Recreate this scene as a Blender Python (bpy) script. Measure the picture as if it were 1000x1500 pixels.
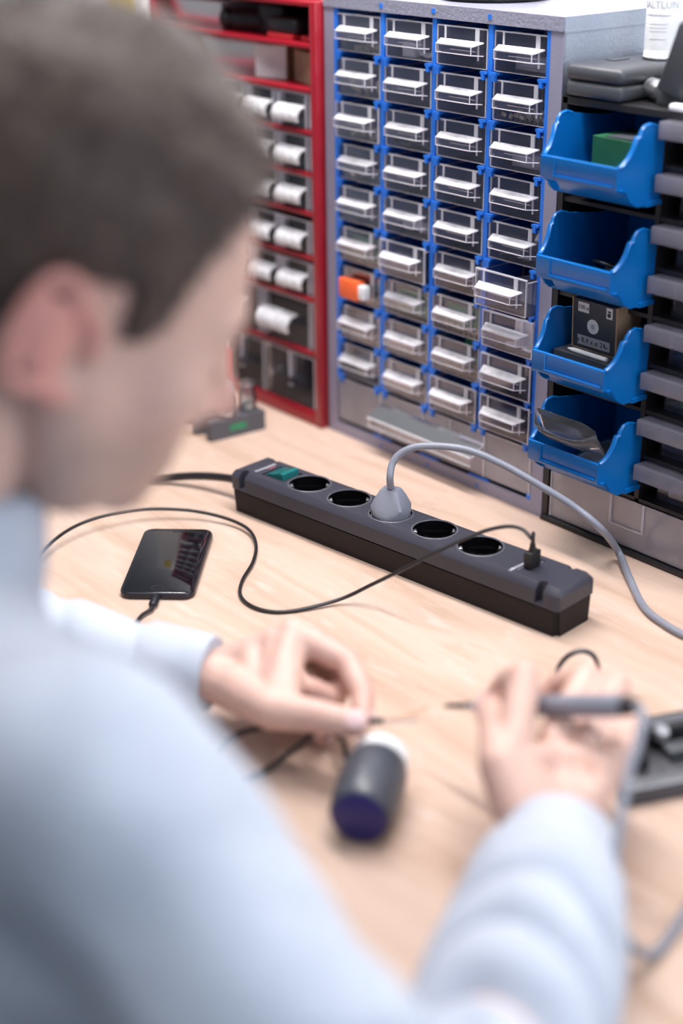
import bpy, bmesh, math, random
from mathutils import Vector, Matrix, Euler, noise
import numpy as np
random.seed(7)
scene = bpy.context.scene
for o in list(bpy.data.objects): bpy.data.objects.remove(o)
C = scene.collection

# ------------------------------------------------------------------ camera
F = 2200.8                                   # focal length in pixels of the 1000x1500 frame
CAM = Vector((1.2584, -1.0201, 0.6106)); YAW, PITCH, ROLL = .8816, .4161, .0101
_f = Vector((-math.sin(YAW)*math.cos(PITCH), math.cos(YAW)*math.cos(PITCH), -math.sin(PITCH)))
_r = Vector((math.cos(YAW), math.sin(YAW), 0)); _d = _f.cross(_r)
RX = _r*math.cos(ROLL)+_d*math.sin(ROLL); RY = -_r*math.sin(ROLL)+_d*math.cos(ROLL)
cam = bpy.data.cameras.new('camera'); cam_o = bpy.data.objects.new('camera', cam); C.objects.link(cam_o)
m = Matrix((RX, -RY, -_f)).transposed().to_4x4(); m.translation = CAM
cam_o.matrix_world = m
cam.sensor_fit = 'VERTICAL'; cam.sensor_height = 36.0; cam.sensor_width = 24.0
cam.lens = F/1500*36; cam.clip_start = .02; cam.clip_end = 30
cam.dof.use_dof = True; cam.dof.focus_distance = 1.385; cam.dof.aperture_fstop = 1.8
scene.camera = cam_o
# pixel -> point on a plane of the place (table height z, cabinet front y, or a distance)
def ray(x, y): return _f+RX*((x-500)/F)+RY*((y-750)/F)
def atz(x, y, z=0.): v = ray(x, y); return CAM+v*((z-CAM.z)/v.z)
def aty(x, y, yy=0.): v = ray(x, y); return CAM+v*((yy-CAM.y)/v.y)
def atd(x, y, d): return CAM+ray(x, y)*d

# ------------------------------------------------------------------ world, lamps, exposure
w = bpy.data.worlds.new('world'); scene.world = w; w.use_nodes = True
bg = w.node_tree.nodes['Background']; bg.inputs[0].default_value = (.70, .83, 1, 1); bg.inputs[1].default_value = .33
def area(name, loc, target, sx, sy, power, col):
    l = bpy.data.lights.new(name, 'AREA'); l.shape = 'RECTANGLE'; l.size = sx; l.size_y = sy; l.energy = power; l.color = col
    o = bpy.data.objects.new(name, l); C.objects.link(o); o.location = loc
    o.rotation_euler = (Vector(target)-Vector(loc)).to_track_quat('-Z', 'Y').to_euler(); return o
area('bench_tube_light', (.25, -.14, 1.115), (.25, -.16, 0), 1.2, .10, 25, (1, .965, .96))
area('ceiling_panel_light', (.3, -.9, 1.84), (.3, -.9, 0), 1.2, .6, 11, (.92, .96, 1))
area('window_light', (2.6, -.2, 1.0), (.4, -.3, .1), 1.0, 1.3, 34, (.78, .89, 1))
vs = scene.view_settings
vs.view_transform = 'Standard'; vs.look = 'None'; vs.gamma = 1; vs.exposure = -0.48; vs.use_curve_mapping = False
try:
    scene.cycles.transparent_max_bounces = 40; scene.cycles.max_bounces = 10
except Exception: pass

# ------------------------------------------------------------------ materials
M = {}
def nodes(name):
    mt = bpy.data.materials.new(name); mt.use_nodes = True
    nt = mt.node_tree; return mt, nt, nt.nodes['Principled BSDF']
def texco(nt, scale=(1, 1, 1), rot=(0, 0, 0), kind='Object'):
    t = nt.nodes.new('ShaderNodeTexCoord'); mp = nt.nodes.new('ShaderNodeMapping')
    mp.inputs['Scale'].default_value = scale; mp.inputs['Rotation'].default_value = rot
    nt.links.new(t.outputs[kind], mp.inputs[0]); return mp
def noise_n(nt, vec, scale, detail=3, rough=.5):
    n = nt.nodes.new('ShaderNodeTexNoise'); n.inputs['Scale'].default_value = scale
    n.inputs['Detail'].default_value = detail; n.inputs['Roughness'].default_value = rough
    nt.links.new(vec.outputs[0], n.inputs['Vector']); return n
def ramp(nt, src, stops):
    r = nt.nodes.new('ShaderNodeValToRGB'); e = r.color_ramp.elements
    while len(e) < len(stops): e.new(.5)
    for k, (p, c) in enumerate(stops): e[k].position = p; e[k].color = (*c, 1)
    nt.links.new(src, r.inputs[0]); return r
def bump(nt, p, src, strength, dist):
    b = nt.nodes.new('ShaderNodeBump'); b.inputs['Strength'].default_value = strength; b.inputs['Distance'].default_value = dist
    nt.links.new(src, b.inputs['Height']); nt.links.new(b.outputs[0], p.inputs['Normal'])
def mat(name, col, rough=.5, metal=0., var=.08, scale=60, bmp=0., bdist=.0005, spec=.5, sss=0., coat=0.):
    mt, nt, p = nodes(name); v = texco(nt); n = noise_n(nt, v, scale)
    lo = tuple(c*(1-var) for c in col); hi = tuple(min(1, c*(1+var)) for c in col)
    r = ramp(nt, n.outputs['Fac'], [(.3, lo), (.7, hi)]); nt.links.new(r.outputs[0], p.inputs['Base Color'])
    p.inputs['Roughness'].default_value = rough; p.inputs['Metallic'].default_value = metal
    p.inputs['Specular IOR Level'].default_value = spec
    if coat: p.inputs['Coat Weight'].default_value = coat; p.inputs['Coat Roughness'].default_value = .08
    if sss:
        p.inputs['Subsurface Weight'].default_value = sss; p.inputs['Subsurface Radius'].default_value = (.012, .004, .002); p.inputs['Subsurface Scale'].default_value = .5
    if bmp: bump(nt, p, n.outputs['Fac'], bmp, bdist)
    M[name] = mt; return mt
def clear(name, tint, haze, hazecol, rough=.08, fres=1.45, ns=40, hvar=.5):
    """clear or frosted plastic: light passes, a little is scattered, the surface mirrors"""
    mt = bpy.data.materials.new(name); mt.use_nodes = True; nt = mt.node_tree; nt.nodes.clear()
    out = nt.nodes.new('ShaderNodeOutputMaterial'); tr = nt.nodes.new('ShaderNodeBsdfTransparent'); tr.inputs[0].default_value = (*tint, 1)
    df = nt.nodes.new('ShaderNodeBsdfDiffuse'); df.inputs[0].default_value = (*hazecol, 1)
    tl = nt.nodes.new('ShaderNodeBsdfTranslucent'); tl.inputs[0].default_value = (*hazecol, 1)
    mx0 = nt.nodes.new('ShaderNodeMixShader'); mx0.inputs[0].default_value = .4; nt.links.new(df.outputs[0], mx0.inputs[1]); nt.links.new(tl.outputs[0], mx0.inputs[2])
    gl = nt.nodes.new('ShaderNodeBsdfGlossy'); gl.inputs[0].default_value = (1, 1, 1, 1); gl.inputs['Roughness'].default_value = rough
    mx = nt.nodes.new('ShaderNodeMixShader'); v = texco(nt); n = noise_n(nt, v, ns)
    mr = nt.nodes.new('ShaderNodeMapRange'); mr.inputs['From Min'].default_value = .3; mr.inputs['From Max'].default_value = .7
    mr.inputs['To Min'].default_value = haze*(1-hvar); mr.inputs['To Max'].default_value = min(1, haze*(1+hvar))
    nt.links.new(n.outputs['Fac'], mr.inputs['Value']); nt.links.new(mr.outputs[0], mx.inputs[0])
    nt.links.new(tr.outputs[0], mx.inputs[1]); nt.links.new(mx0.outputs[0], mx.inputs[2])
    fr = nt.nodes.new('ShaderNodeFresnel'); fr.inputs[0].default_value = fres
    mx2 = nt.nodes.new('ShaderNodeMixShader'); nt.links.new(fr.outputs[0], mx2.inputs[0])
    nt.links.new(mx.outputs[0], mx2.inputs[1]); nt.links.new(gl.outputs[0], mx2.inputs[2]); nt.links.new(mx2.outputs[0], out.inputs[0])
    M[name] = mt; return mt
clear('clear', (.96, .96, .99), .034, (.80, .78, .98), .05, 1.27)
clear('clear_edge_glint', (.95, .95, 1), .80, (.96, .94, 1.0), .12, hvar=.15)  # white haze paints in the light caught by polished plastic edges
clear('clear_ledge_glint', (.92, .92, .97), .82, (.98, .97, 1.0), .10, ns=120, hvar=.18)  # lamp reflection on the handle tops put into the whitish haze
clear('frosted', (.8, .8, .84), .42, (.74, .70, .78), .25, hvar=.15, ns=15)
clear('frosted_bar', (.75, .75, .82), .34, (.50, .48, .58), .2, hvar=.2, ns=20)
clear('frosted_pale', (.9, .9, .94), .40, (.80, .77, .86), .25, ns=14, hvar=.25)
clear('glass', (.93, .96, .97), .03, (.9, .95, .95), .03, 1.5)
clear('film', (.96, .97, 1), .09, (.85, .90, 1), .10, 1.35)
mat('grey_enamel', (.30, .29, .39), .42, .25, .06, 500, .25, .0006)
mat('hammered', (.36, .36, .46), .34, .35, .10, 420, .6, .0012); mat('grey_side_lit', (.36, .41, .50), .30, .4, .06, 420, .35, .001)  # the side grey has the right flank's bluish light mixed into its colour
mat('insert_back', (.035, .04, .085), .6, 0, .3, 40); mat('dark_inside', (.012, .012, .018), .7)
mat('blue_insert', (.018, .17, .70), .38, 0, .08)
mat('blue_bin', (.002, .125, .42), .26, 0, .05, 30, .05)
mat('red_enamel', (.28, .003, .013), .36, .0, .06, 30, .05, coat=.3)
mat('black_plastic', (.012, .011, .013), .45, 0, .15, 200, .1)
mat('strip_top', (.042, .041, .056), .42, 0, .08, 1500, .25, .0002, spec=.35)
mat('strip_base', (.012, .0088, .0098), .55, 0, .10, 900, .2, .0002, spec=.22)
mat('ring_gloss', (.10, .10, .12), .22, 0); mat('socket_black', (.004, .004, .005), .12, 0)
mat('metal', (.78, .76, .74), .25, 1.)
mat('dark_metal', (.10, .10, .11), .35, .8, .3, 80, .2)
mat('brass', (.78, .55, .25), .3, 1.)
mat('chrome_grey', (.55, .56, .60), .3, .9)
mat('switch_teal', (.012, .15, .15), .22, 0, .05, coat=.5)
mat('print_white', (.8, .8, .85), .6); mat('print_red', (.65, .10, .16), .6); mat('print_black', (.02, .02, .02), .6)
mat('grey_cable', (.215, .225, .275), .38, 0, .05); mat('black_cable', (.012, .010, .012), .38, 0, .05)
mat('phone_glass', (.006, .006, .009), .045, 0, .02, spec=.7); mat('phone_frame', (.035, .034, .045), .3, .6)
mat('grey_print', (.085, .085, .10), .6, 0, .1, 300, .3); mat('navy', (.008, .010, .085), .4)
mat('red_plastic', (.55, .02, .03), .35); mat('green_card', (.03, .24, .11), .5, 0, .2, 200)
mat('green_box', (.008, .085, .035), .5, 0, .15, 60); mat('orange', (.88, .13, .03), .45); mat('white_plastic', (.78, .78, .80), .4); mat('beige_part', (.62, .55, .46), .6, 0, .2)
mat('card_white', (.80, .78, .78), .7, 0, .05, 20); mat('card_brown', (.42, .27, .17), .75, 0, .1, 30)
mat('box_dark', (.045, .05, .06), .55, 0, .1); mat('label_grey', (.42, .43, .46), .6)
mat('actuator', (.060, .066, .085), .36, 0, .08, 40); mat('actuator_blue', (.010, .008, .13), .4)
mat('case_grey', (.055, .058, .068), .4, 0, .1, 500, .4, .0004)
mat('wall_paint', (.86, .87, .88), .8, 0, .02, 8); mat('floor_lino', (.35, .35, .36), .6, 0, .1, 10)
mat('yellow', (.85, .62, .06), .5); mat('lamp_white', (.85, .85, .85), .5)
mat('denim', (.11, .13, .19), .85, 0, .2, 300, .3); mat('stool_black', (.02, .02, .02), .5)
mat('nail', (.72, .50, .50), .3, 0, .05); mat('sock_wire', (.55, .30, .18), .35, .6); mat('tin_black', (.02, .022, .022), .2)
mat('purple_part', (.25, .06, .22), .5); mat('steel_blade', (.55, .54, .55), .25, 1., .2, 60)
def lamp_mat():
    mt, nt, p = nodes('lamp_diffuser'); p.inputs['Base Color'].default_value = (.9, .9, .9, 1)
    p.inputs['Emission Color'].default_value = (1, .97, .94, 1); p.inputs['Emission Strength'].default_value = 6; M['lamp_diffuser'] = mt
lamp_mat()
def wood():
    mt, nt, p = nodes('birch_ply')
    ang = math.atan2(.89, .45)
    v = texco(nt, (1, 1, 1), (0, 0, -ang)); v2 = texco(nt, (2.2, 26, 4), (0, 0, -ang)); v3 = texco(nt, (9, 160, 4), (0, 0, -ang))
    warp = noise_n(nt, v, 6, 3); add = nt.nodes.new('ShaderNodeVectorMath'); add.operation = 'MULTIPLY_ADD'
    nt.links.new(warp.outputs['Color'], add.inputs[0]); add.inputs[1].default_value = (.5, 1.6, 0); nt.links.new(v2.outputs[0], add.inputs[2])
    n1 = noise_n(nt, add, 1.0, 5, .6); n2 = noise_n(nt, v3, 1.0, 4, .6)
    r1 = ramp(nt, n1.outputs['Fac'], [(.28, (.42, .27, .195)), (.45, (.555, .395, .31)), (.60, (.61, .445, .36)), (.75, (.49, .325, .24))])
    r2 = ramp(nt, n2.outputs['Fac'], [(.35, (.93, .93, .92)), (.6, (1, 1, 1))])
    mul = nt.nodes.new('ShaderNodeMixRGB'); mul.blend_type = 'MULTIPLY'; mul.inputs[0].default_value = .7
    nt.links.new(r1.outputs[0], mul.inputs[1]); nt.links.new(r2.outputs[0], mul.inputs[2])
    # pale worn scuffs and a few brown stains of their own shape
    sc = noise_n(nt, texco(nt, (4, 10, 4), (0, 0, .5)), 4.5, 6, .62)
    rs = ramp(nt, sc.outputs['Fac'], [(.58, (0, 0, 0)), (.70, (.55, .55, .55))])
    mx = nt.nodes.new('ShaderNodeMixRGB'); nt.links.new(rs.outputs[0], mx.inputs[0]); nt.links.new(mul.outputs[0], mx.inputs[1]); mx.inputs[2].default_value = (.66, .53, .475, 1)
    st = noise_n(nt, v, 7.5, 4, .6); rt = ramp(nt, st.outputs['Fac'], [(.66, (0, 0, 0)), (.78, (.5, .5, .5))])
    mx2 = nt.nodes.new('ShaderNodeMixRGB'); nt.links.new(rt.outputs[0], mx2.inputs[0]); nt.links.new(mx.outputs[0], mx2.inputs[1]); mx2.inputs[2].default_value = (.52, .30, .19, 1)
    nt.links.new(mx2.outputs[0], p.inputs['Base Color']); p.inputs['Roughness'].default_value = .42; p.inputs['Specular IOR Level'].default_value = .35
    bump(nt, p, n2.outputs['Fac'], .06, .0006); M['wood'] = mt
wood()
def skin():
    mt, nt, p = nodes('skin')
    at = nt.nodes.new('ShaderNodeVertexColor'); at.layer_name = 'tint'
    v = texco(nt); n = noise_n(nt, v, 90, 4); r = ramp(nt, n.outputs['Fac'], [(.3, (.90, .90, .90)), (.7, (1, 1, 1))])
    mul = nt.nodes.new('ShaderNodeMixRGB'); mul.blend_type = 'MULTIPLY'; mul.inputs[0].default_value = 1
    nt.links.new(at.outputs[0], mul.inputs[1]); nt.links.new(r.outputs[0], mul.inputs[2]); nt.links.new(mul.outputs[0], p.inputs['Base Color'])
    p.inputs['Roughness'].default_value = .48; p.inputs['Subsurface Weight'].default_value = .18
    p.inputs['Subsurface Radius'].default_value = (.010, .004, .002); p.inputs['Subsurface Scale'].default_value = .6
    n2 = noise_n(nt, v, 900, 2); bump(nt, p, n2.outputs['Fac'], .12, .0004); M['skin'] = mt
skin()
def fabric():
    mt, nt, p = nodes('sweat_fabric'); v = texco(nt); n = noise_n(nt, v, 25, 4); r = ramp(nt, n.outputs['Fac'], [(.3, (.42, .455, .54)), (.7, (.48, .515, .595))])
    nt.links.new(r.outputs[0], p.inputs['Base Color']); p.inputs['Roughness'].default_value = .9; p.inputs['Specular IOR Level'].default_value = .15
    p.inputs['Sheen Weight'].default_value = .25; wv = noise_n(nt, v, 1400, 2); bump(nt, p, wv.outputs['Fac'], .2, .0006); M['fabric'] = mt
fabric()
def hairm():
    mt, nt, p = nodes('hair_brown'); v = texco(nt, (1, 1, .35)); n = noise_n(nt, v, 220, 4, .7)
    r = ramp(nt, n.outputs['Fac'], [(.3, (.034, .019, .015)), (.55, (.084, .051, .040)), (.75, (.175, .115, .092))]); nt.links.new(r.outputs[0], p.inputs['Base Color'])
    p.inputs['Roughness'].default_value = .5; bump(nt, p, n.outputs['Fac'], .6, .003); M['hair'] = mt
hairm()

# ------------------------------------------------------------------ building helpers
def put(o, parent=None):
    C.objects.link(o)
    if parent: o.parent = parent
    return o
def tag(o, label=None, cat=None, group=None, kind=None):
    if label: o['label'] = label
    if cat: o['category'] = cat
    if group: o['group'] = group
    if kind: o['kind'] = kind
    return o
def thing(name, label, cat, loc=(0, 0, 0), rot=(0, 0, 0), group=None):
    o = bpy.data.objects.new(name, None); o.empty_display_size = .02; o.location = loc; o.rotation_euler = rot
    put(o); return tag(o, label, cat, group)
def wmat(o):
    m = Matrix.LocRotScale(o.location, o.rotation_euler, o.scale)
    return (wmat(o.parent) @ m) if o.parent else m
class MB:
    """collects shapes into one mesh"""
    def __init__(s): s.bm = bmesh.new(); s.mi = 0; s.X = Matrix.Identity(4)
    def _xf(s, vs, c, rot):
        m = s.X @ Matrix.Translation(Vector(c)) @ (Euler(rot).to_matrix().to_4x4() if not isinstance(rot, Matrix) else rot.to_4x4())
        for v in vs: v.co = m @ v.co
    def _faces(s, vs):
        for f in {f for v in vs for f in v.link_faces}: f.material_index = s.mi
    def box(s, c, size, rot=(0, 0, 0), bevel=0., seg=2):
        r = bmesh.ops.create_cube(s.bm, size=1)['verts']
        for v in r: v.co = Vector((v.co.x*size[0], v.co.y*size[1], v.co.z*size[2]))
        if bevel:
            es = list({e for v in r for e in v.link_edges}); g = bmesh.ops.bevel(s.bm, geom=es, offset=bevel, segments=seg, affect='EDGES', profile=.5)
            r = list(set(g['verts']) | {v for v in r if v.is_valid})
            r = list({v for f in {f for v in r for f in v.link_faces} for v in f.verts})
        s._xf(r, c, rot); s._faces(r); return s
    def b2(s, a, b, bevel=0.):
        a, b = Vector(a), Vector(b); return s.box((a+b)/2, [abs(x) for x in (b-a)], bevel=bevel)
    def lathe(s, prof, c=(0, 0, 0), rot=(0, 0, 0), n=32):
        rings = []
        for (r, z) in prof:
            rings.append([s.bm.verts.new((r*math.cos(2*math.pi*k/n), r*math.sin(2*math.pi*k/n), z)) for k in range(n)] if r > 1e-6 else [s.bm.verts.new((0, 0, z))])
        for A, B in zip(rings, rings[1:]):
            for k in range(n):
                a, b = A[k % len(A)], A[(k+1) % len(A)]; d, e = B[k % len(B)], B[(k+1) % len(B)]
                q = [x for i, x in enumerate((a, b, e, d))]; u = []
                for x in q:
                    if x not in u: u.append(x)
                if len(u) > 2: s.bm.faces.new(u)
        vs = [v for R in rings for v in R]; s._xf(vs, c, rot); s._faces(vs); return s
    def cyl(s, c, r, h, rot=(0, 0, 0), n=24, r2=None):
        r2 = r if r2 is None else r2
        return s.lathe([(0, -h/2), (r, -h/2), (r2, h/2), (0, h/2)], c, rot, n)
    def prism(s, poly, y0, y1, c=(0, 0, 0), rot=(0, 0, 0)):
        """polygon in (y,z), extruded along x from y0 to y1"""
        A = [s.bm.verts.new((y0, p[0], p[1])) for p in poly]; B = [s.bm.verts.new((y1, p[0], p[1])) for p in poly]
        n = len(poly); s.bm.faces.new(A[::-1]); s.bm.faces.new(B)
        for k in range(n): s.bm.faces.new((A[k], A[(k+1) % n], B[(k+1) % n], B[k]))
        s._xf(A+B, c, rot); s._faces(A+B); return s
    def tube(s, path, rad, n=12, flat=None, cap=True):
        """tube along points; rad a number or one radius (or pair of radii) per point"""
        P = [Vector(p) for p in path]; N = len(P); rad = [rad]*N if isinstance(rad, (int, float)) else rad
        rings = []; up = None
        for i in range(N):
            t = (P[min(i+1, N-1)]-P[max(i-1, 0)]).normalized()
            if up is None: up = Vector(flat) if flat is not None else (Vector((0, 0, 1)) if abs(t.z) < .9 else Vector((1, 0, 0)))
            if flat is not None: up = Vector(flat)
            up = (up-t*up.dot(t)); up.normalize(); sd = t.cross(up)
            ra, rb = rad[i] if isinstance(rad[i], (tuple, list)) else (rad[i], rad[i])
            rings.append([s.bm.verts.new(s.X @ (P[i]+sd*ra*math.cos(2*math.pi*k/n)+up*rb*math.sin(2*math.pi*k/n))) for k in range(n)])
        for A, B in zip(rings, rings[1:]):
            for k in range(n): s.bm.faces.new((A[k], A[(k+1) % n], B[(k+1) % n], B[k]))
        if cap:
            s.bm.faces.new(rings[0][::-1]); s.bm.faces.new(rings[-1])
        s._faces([v for R in rings for v in R]); return s
    def ball(s, c, r, rot=(0, 0, 0), u=20, v=12):
        r = (r, r, r) if isinstance(r, (int, float)) else r
        vs = bmesh.ops.create_uvsphere(s.bm, u_segments=u, v_segments=v, radius=1)['verts']
        for q in vs: q.co = Vector((q.co.x*r[0], q.co.y*r[1], q.co.z*r[2]))
        s._xf(vs, c, rot); s._faces(vs); return s
    def quad(s, pts):
        f = s.bm.faces.new([s.bm.verts.new(s.X @ Vector(p)) for p in pts]); f.material_index = s.mi; return s
    def mesh(s, name):
        bmesh.ops.recalc_face_normals(s.bm, faces=s.bm.faces); me = bpy.data.meshes.new(name); s.bm.to_mesh(me); s.bm.free(); return me
    def build(s, name, mats, parent=None, smooth=None, world=False, loc=None, rot=None):
        me = s.mesh(name)
        for k in (mats if isinstance(mats, (list, tuple)) else [mats]): me.materials.append(M[k])
        if world and parent: me.transform(wmat(parent).inverted())
        o = bpy.data.objects.new(name, me); put(o, parent)
        if loc is not None: o.location = loc
        if rot is not None: o.rotation_euler = rot
        if smooth is not None: shade(me, smooth)
        return o
def shade(me, ang=40):
    for p in me.polygons: p.use_smooth = True
    bm = bmesh.new(); bm.from_mesh(me); c = math.radians(ang)
    for e in bm.edges:
        if len(e.link_faces) == 2 and e.calc_face_angle(0) > c: e.smooth = False
    bm.to_mesh(me); bm.free()
def dup(o, parent, loc=None, name=None):
    c = o.copy(); C.objects.link(c); c.parent = parent
    if loc is not None: c.location = loc
    for ch in list(o.children): dup(ch, c)
    return c
def spline(pts, n=10):
    """Catmull-Rom through points"""
    P = [Vector(p) for p in pts]; P = [2*P[0]-P[1]]+P+[2*P[-1]-P[-2]]; out = []
    for i in range(1, len(P)-2):
        a, b, c, d = P[i-1:i+3]
        for k in range(n):
            t = k/n; out.append(.5*((2*b)+(c-a)*t+(2*a-5*b+4*c-d)*t*t+(3*b-a-3*c+d)*t**3))
    out.append(P[-2]); return out
def text_obj(name, body, size, m, parent, loc, rot, align='CENTER', font_scale=1.):
    cu = bpy.data.curves.new(name, 'FONT'); cu.body = body; cu.size = size; cu.align_x = align; cu.align_y = 'CENTER'; cu.extrude = .00008
    t = bpy.data.objects.new(name, cu); C.objects.link(t)
    dg = bpy.context.evaluated_depsgraph_get(); me = bpy.data.meshes.new_from_object(t.evaluated_get(dg)); bpy.data.objects.remove(t)
    me.materials.clear(); me.materials.append(M[m]); o = bpy.data.objects.new(name, me); put(o, parent); o.location = loc; o.rotation_euler = rot
    o.scale = (font_scale, 1, 1); return o
def remesh(me, voxel, smooth=4, factor=.5):
    o = bpy.data.objects.new('tmp', me); C.objects.link(o)
    r = o.modifiers.new('r', 'REMESH'); r.mode = 'VOXEL'; r.voxel_size = voxel; r.use_smooth_shade = True
    if smooth: sm = o.modifiers.new('s', 'SMOOTH'); sm.iterations = smooth; sm.factor = factor
    dg = bpy.context.evaluated_depsgraph_get(); out = bpy.data.meshes.new_from_object(o.evaluated_get(dg)); bpy.data.objects.remove(o)
    for p in out.polygons: p.use_smooth = True
    return out
def boolean(me, cutters):
    o = bpy.data.objects.new('tmp', me); C.objects.link(o); cs = []
    for c in cutters:
        k = bpy.data.objects.new('cut', c); C.objects.link(k); cs.append(k)
        b = o.modifiers.new('b', 'BOOLEAN'); b.operation = 'DIFFERENCE'; b.object = k; b.solver = 'EXACT'
    dg = bpy.context.evaluated_depsgraph_get(); out = bpy.data.meshes.new_from_object(o.evaluated_get(dg))
    for k in cs+[o]: bpy.data.objects.remove(k)
    return out

# ------------------------------------------------------------------ the room
def struct(mb, name, m): return tag(mb.build(name, m), kind='structure')
FL = -.74
struct(MB().b2((-3, -3, FL-.05), (3.2, .33, FL)), 'floor', 'floor_lino')
struct(MB().b2((-3, .28, FL), (3.2, .33, 1.9)), 'wall_back', 'wall_paint')
struct(MB().b2((-3.05, -3, FL), (-3, .33, 1.9)), 'wall_left', 'wall_paint')
struct(MB().b2((-3, -3, 1.9), (3.2, .33, 1.95)), 'ceiling', 'wall_paint')
# workbench
bench = thing('workbench', 'pale birch plywood workbench top that everything stands on', 'table', (.2, -.17, FL))
h = -FL
MB().box((0, 0, h-.0125), (2.6, .86, .025), bevel=.0015).build('tabletop', 'wood', bench)
for sx in (-1, 1):
    for sy in (-1, 1): MB().box((sx*1.2, sy*.37, (h-.025)/2), (.06, .06, h-.025), bevel=.002).build('leg', 'dark_metal', bench)
MB().box((0, .37, h-.075), (2.34, .025, .09)).build('apron', 'dark_metal', bench)
# lamps (above the frame)
bl = thing('bench_lamp', 'white tube lamp on wall brackets above the cabinets', 'lamp', (.25, .28, 1.15))
MB().box((0, -.42, .01), (1.3, .12, .05), bevel=.008).build('housing', 'lamp_white', bl)
MB().box((0, -.42, -.020), (1.2, .09, .01), bevel=.004).build('diffuser', 'lamp_diffuser', bl)
for sx in (-.5, .5): MB().box((sx, -.19, .025), (.03, .38, .02)).build('bracket', 'lamp_white', bl)
pl = thing('ceiling_panel', 'flat white ceiling light panel above the bench', 'lamp', (.3, -.9, 1.9))
MB().box((0, 0, -.02), (1.24, .64, .04), bevel=.004).build('housing', 'lamp_white', pl)
MB().box((0, 0, -.042), (1.18, .58, .006)).build('diffuser', 'lamp_diffuser', pl)

# ------------------------------------------------------------------ grey small-parts cabinet
GW, GT, GD, FR = .332, .475, .16, .0153
Z0, Z1, RP = .0133, .4625, .0436
gc = thing('drawer_cabinet', 'grey hammered metal small-parts cabinet with clear drawers in a blue insert', 'cabinet', (0, 0, 0))
MB().b2((0, .0015, 0), (.0015, GD, GT-.001)).build('side_panel', 'grey_enamel', gc); MB().b2((GW-.0015, .0015, 0), (GW, GD, GT-.001)).build('side_panel', 'grey_side_lit', gc)
MB().b2((.0015, GD-.002, .002), (GW-.0015, GD, GT-.003)).b2((.0015, .003, .0015), (GW-.0015, GD-.002, .0035)).build('back_panel', 'insert_back', gc)
MB().box((GW/2, GD/2, GT-.001), (GW+.001, GD+.001, .0025), bevel=.0008).b2((0, -.001, Z1), (GW, .002, GT)).build('lid', 'hammered', gc, 40)
MB().b2((GW-.0014, 0, Z1-.001), (GW+.0006, GD, GT)).build('lid_side', 'grey_side_lit', gc)
MB().b2((0, 0, 0), (FR, .003, Z1)).build('stile', 'grey_enamel', gc)
MB().b2((GW-FR, 0, 0), (GW, .003, Z1)).build('stile', 'grey_enamel', gc)
MB().b2((FR, 0, .0003), (GW-FR, .003, Z0)).build('bottom_rail', 'grey_enamel', gc)
CP = (GW-2*FR)/4; ZB = Z1-9*RP            # column pitch, foot of the last row
for k in range(3):                        # rivets of the insert showing in the lid and bottom rail
    MB().b2((FR+CP*(k+1)-.0022, -.0016, Z1+.004), (FR+CP*(k+1)+.0022, 0, Z1+.0085)).build('insert_peg', 'blue_insert', gc)
    MB().b2((FR+CP*(k+1)-.0015, -.0006, .0045), (FR+CP*(k+1)+.0015, .001, .0075)).build('insert_peg', 'blue_insert', gc)
for k in range(5):
    x = FR+CP*k+(.0022 if k == 0 else -.0022 if k == 4 else 0)
    dv = MB().b2((x-.0010, .004, ZB), (x+.0010, GD-.004, Z1)).b2((x-.0027, .0005, ZB-.002), (x+.0027, .006, Z1)).build('divider', 'blue_insert', gc)
    proto = None
    for r in range(1, 10):
        if proto is None:
            q = MB(); sides = (-1, 1) if 0 < k < 4 else ((1,) if k == 0 else (-1,))
            for s in sides:
                q.b2((min(s*.0016, s*.0105), -.002, -.0012), (max(s*.0016, s*.0105), GD-.01, .0012))
                q.b2((min(s*.0050, s*.0088), -.0022, -.0065), (max(s*.0050, s*.0088), .0015, -.0012))
            proto = q.build('runner', 'blue_insert', dv, loc=(x, 0, Z1-RP*r))
            base = proto
        else: dup(base, dv, (x, 0, Z1-RP*r))
for k in (1, 2, 3):      # wide blue feet under the bottom drawer
    MB().b2((FR+CP*k-.014, .0005, Z0-.0002), (FR+CP*k+.014, .03, Z0+.0022)).build('insert_foot', 'blue_insert', gc)
MB().b2((GW-FR-.006, .0005, Z0), (GW-FR, .03, Z0+.007)).build('insert_foot', 'blue_insert', gc)
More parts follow.
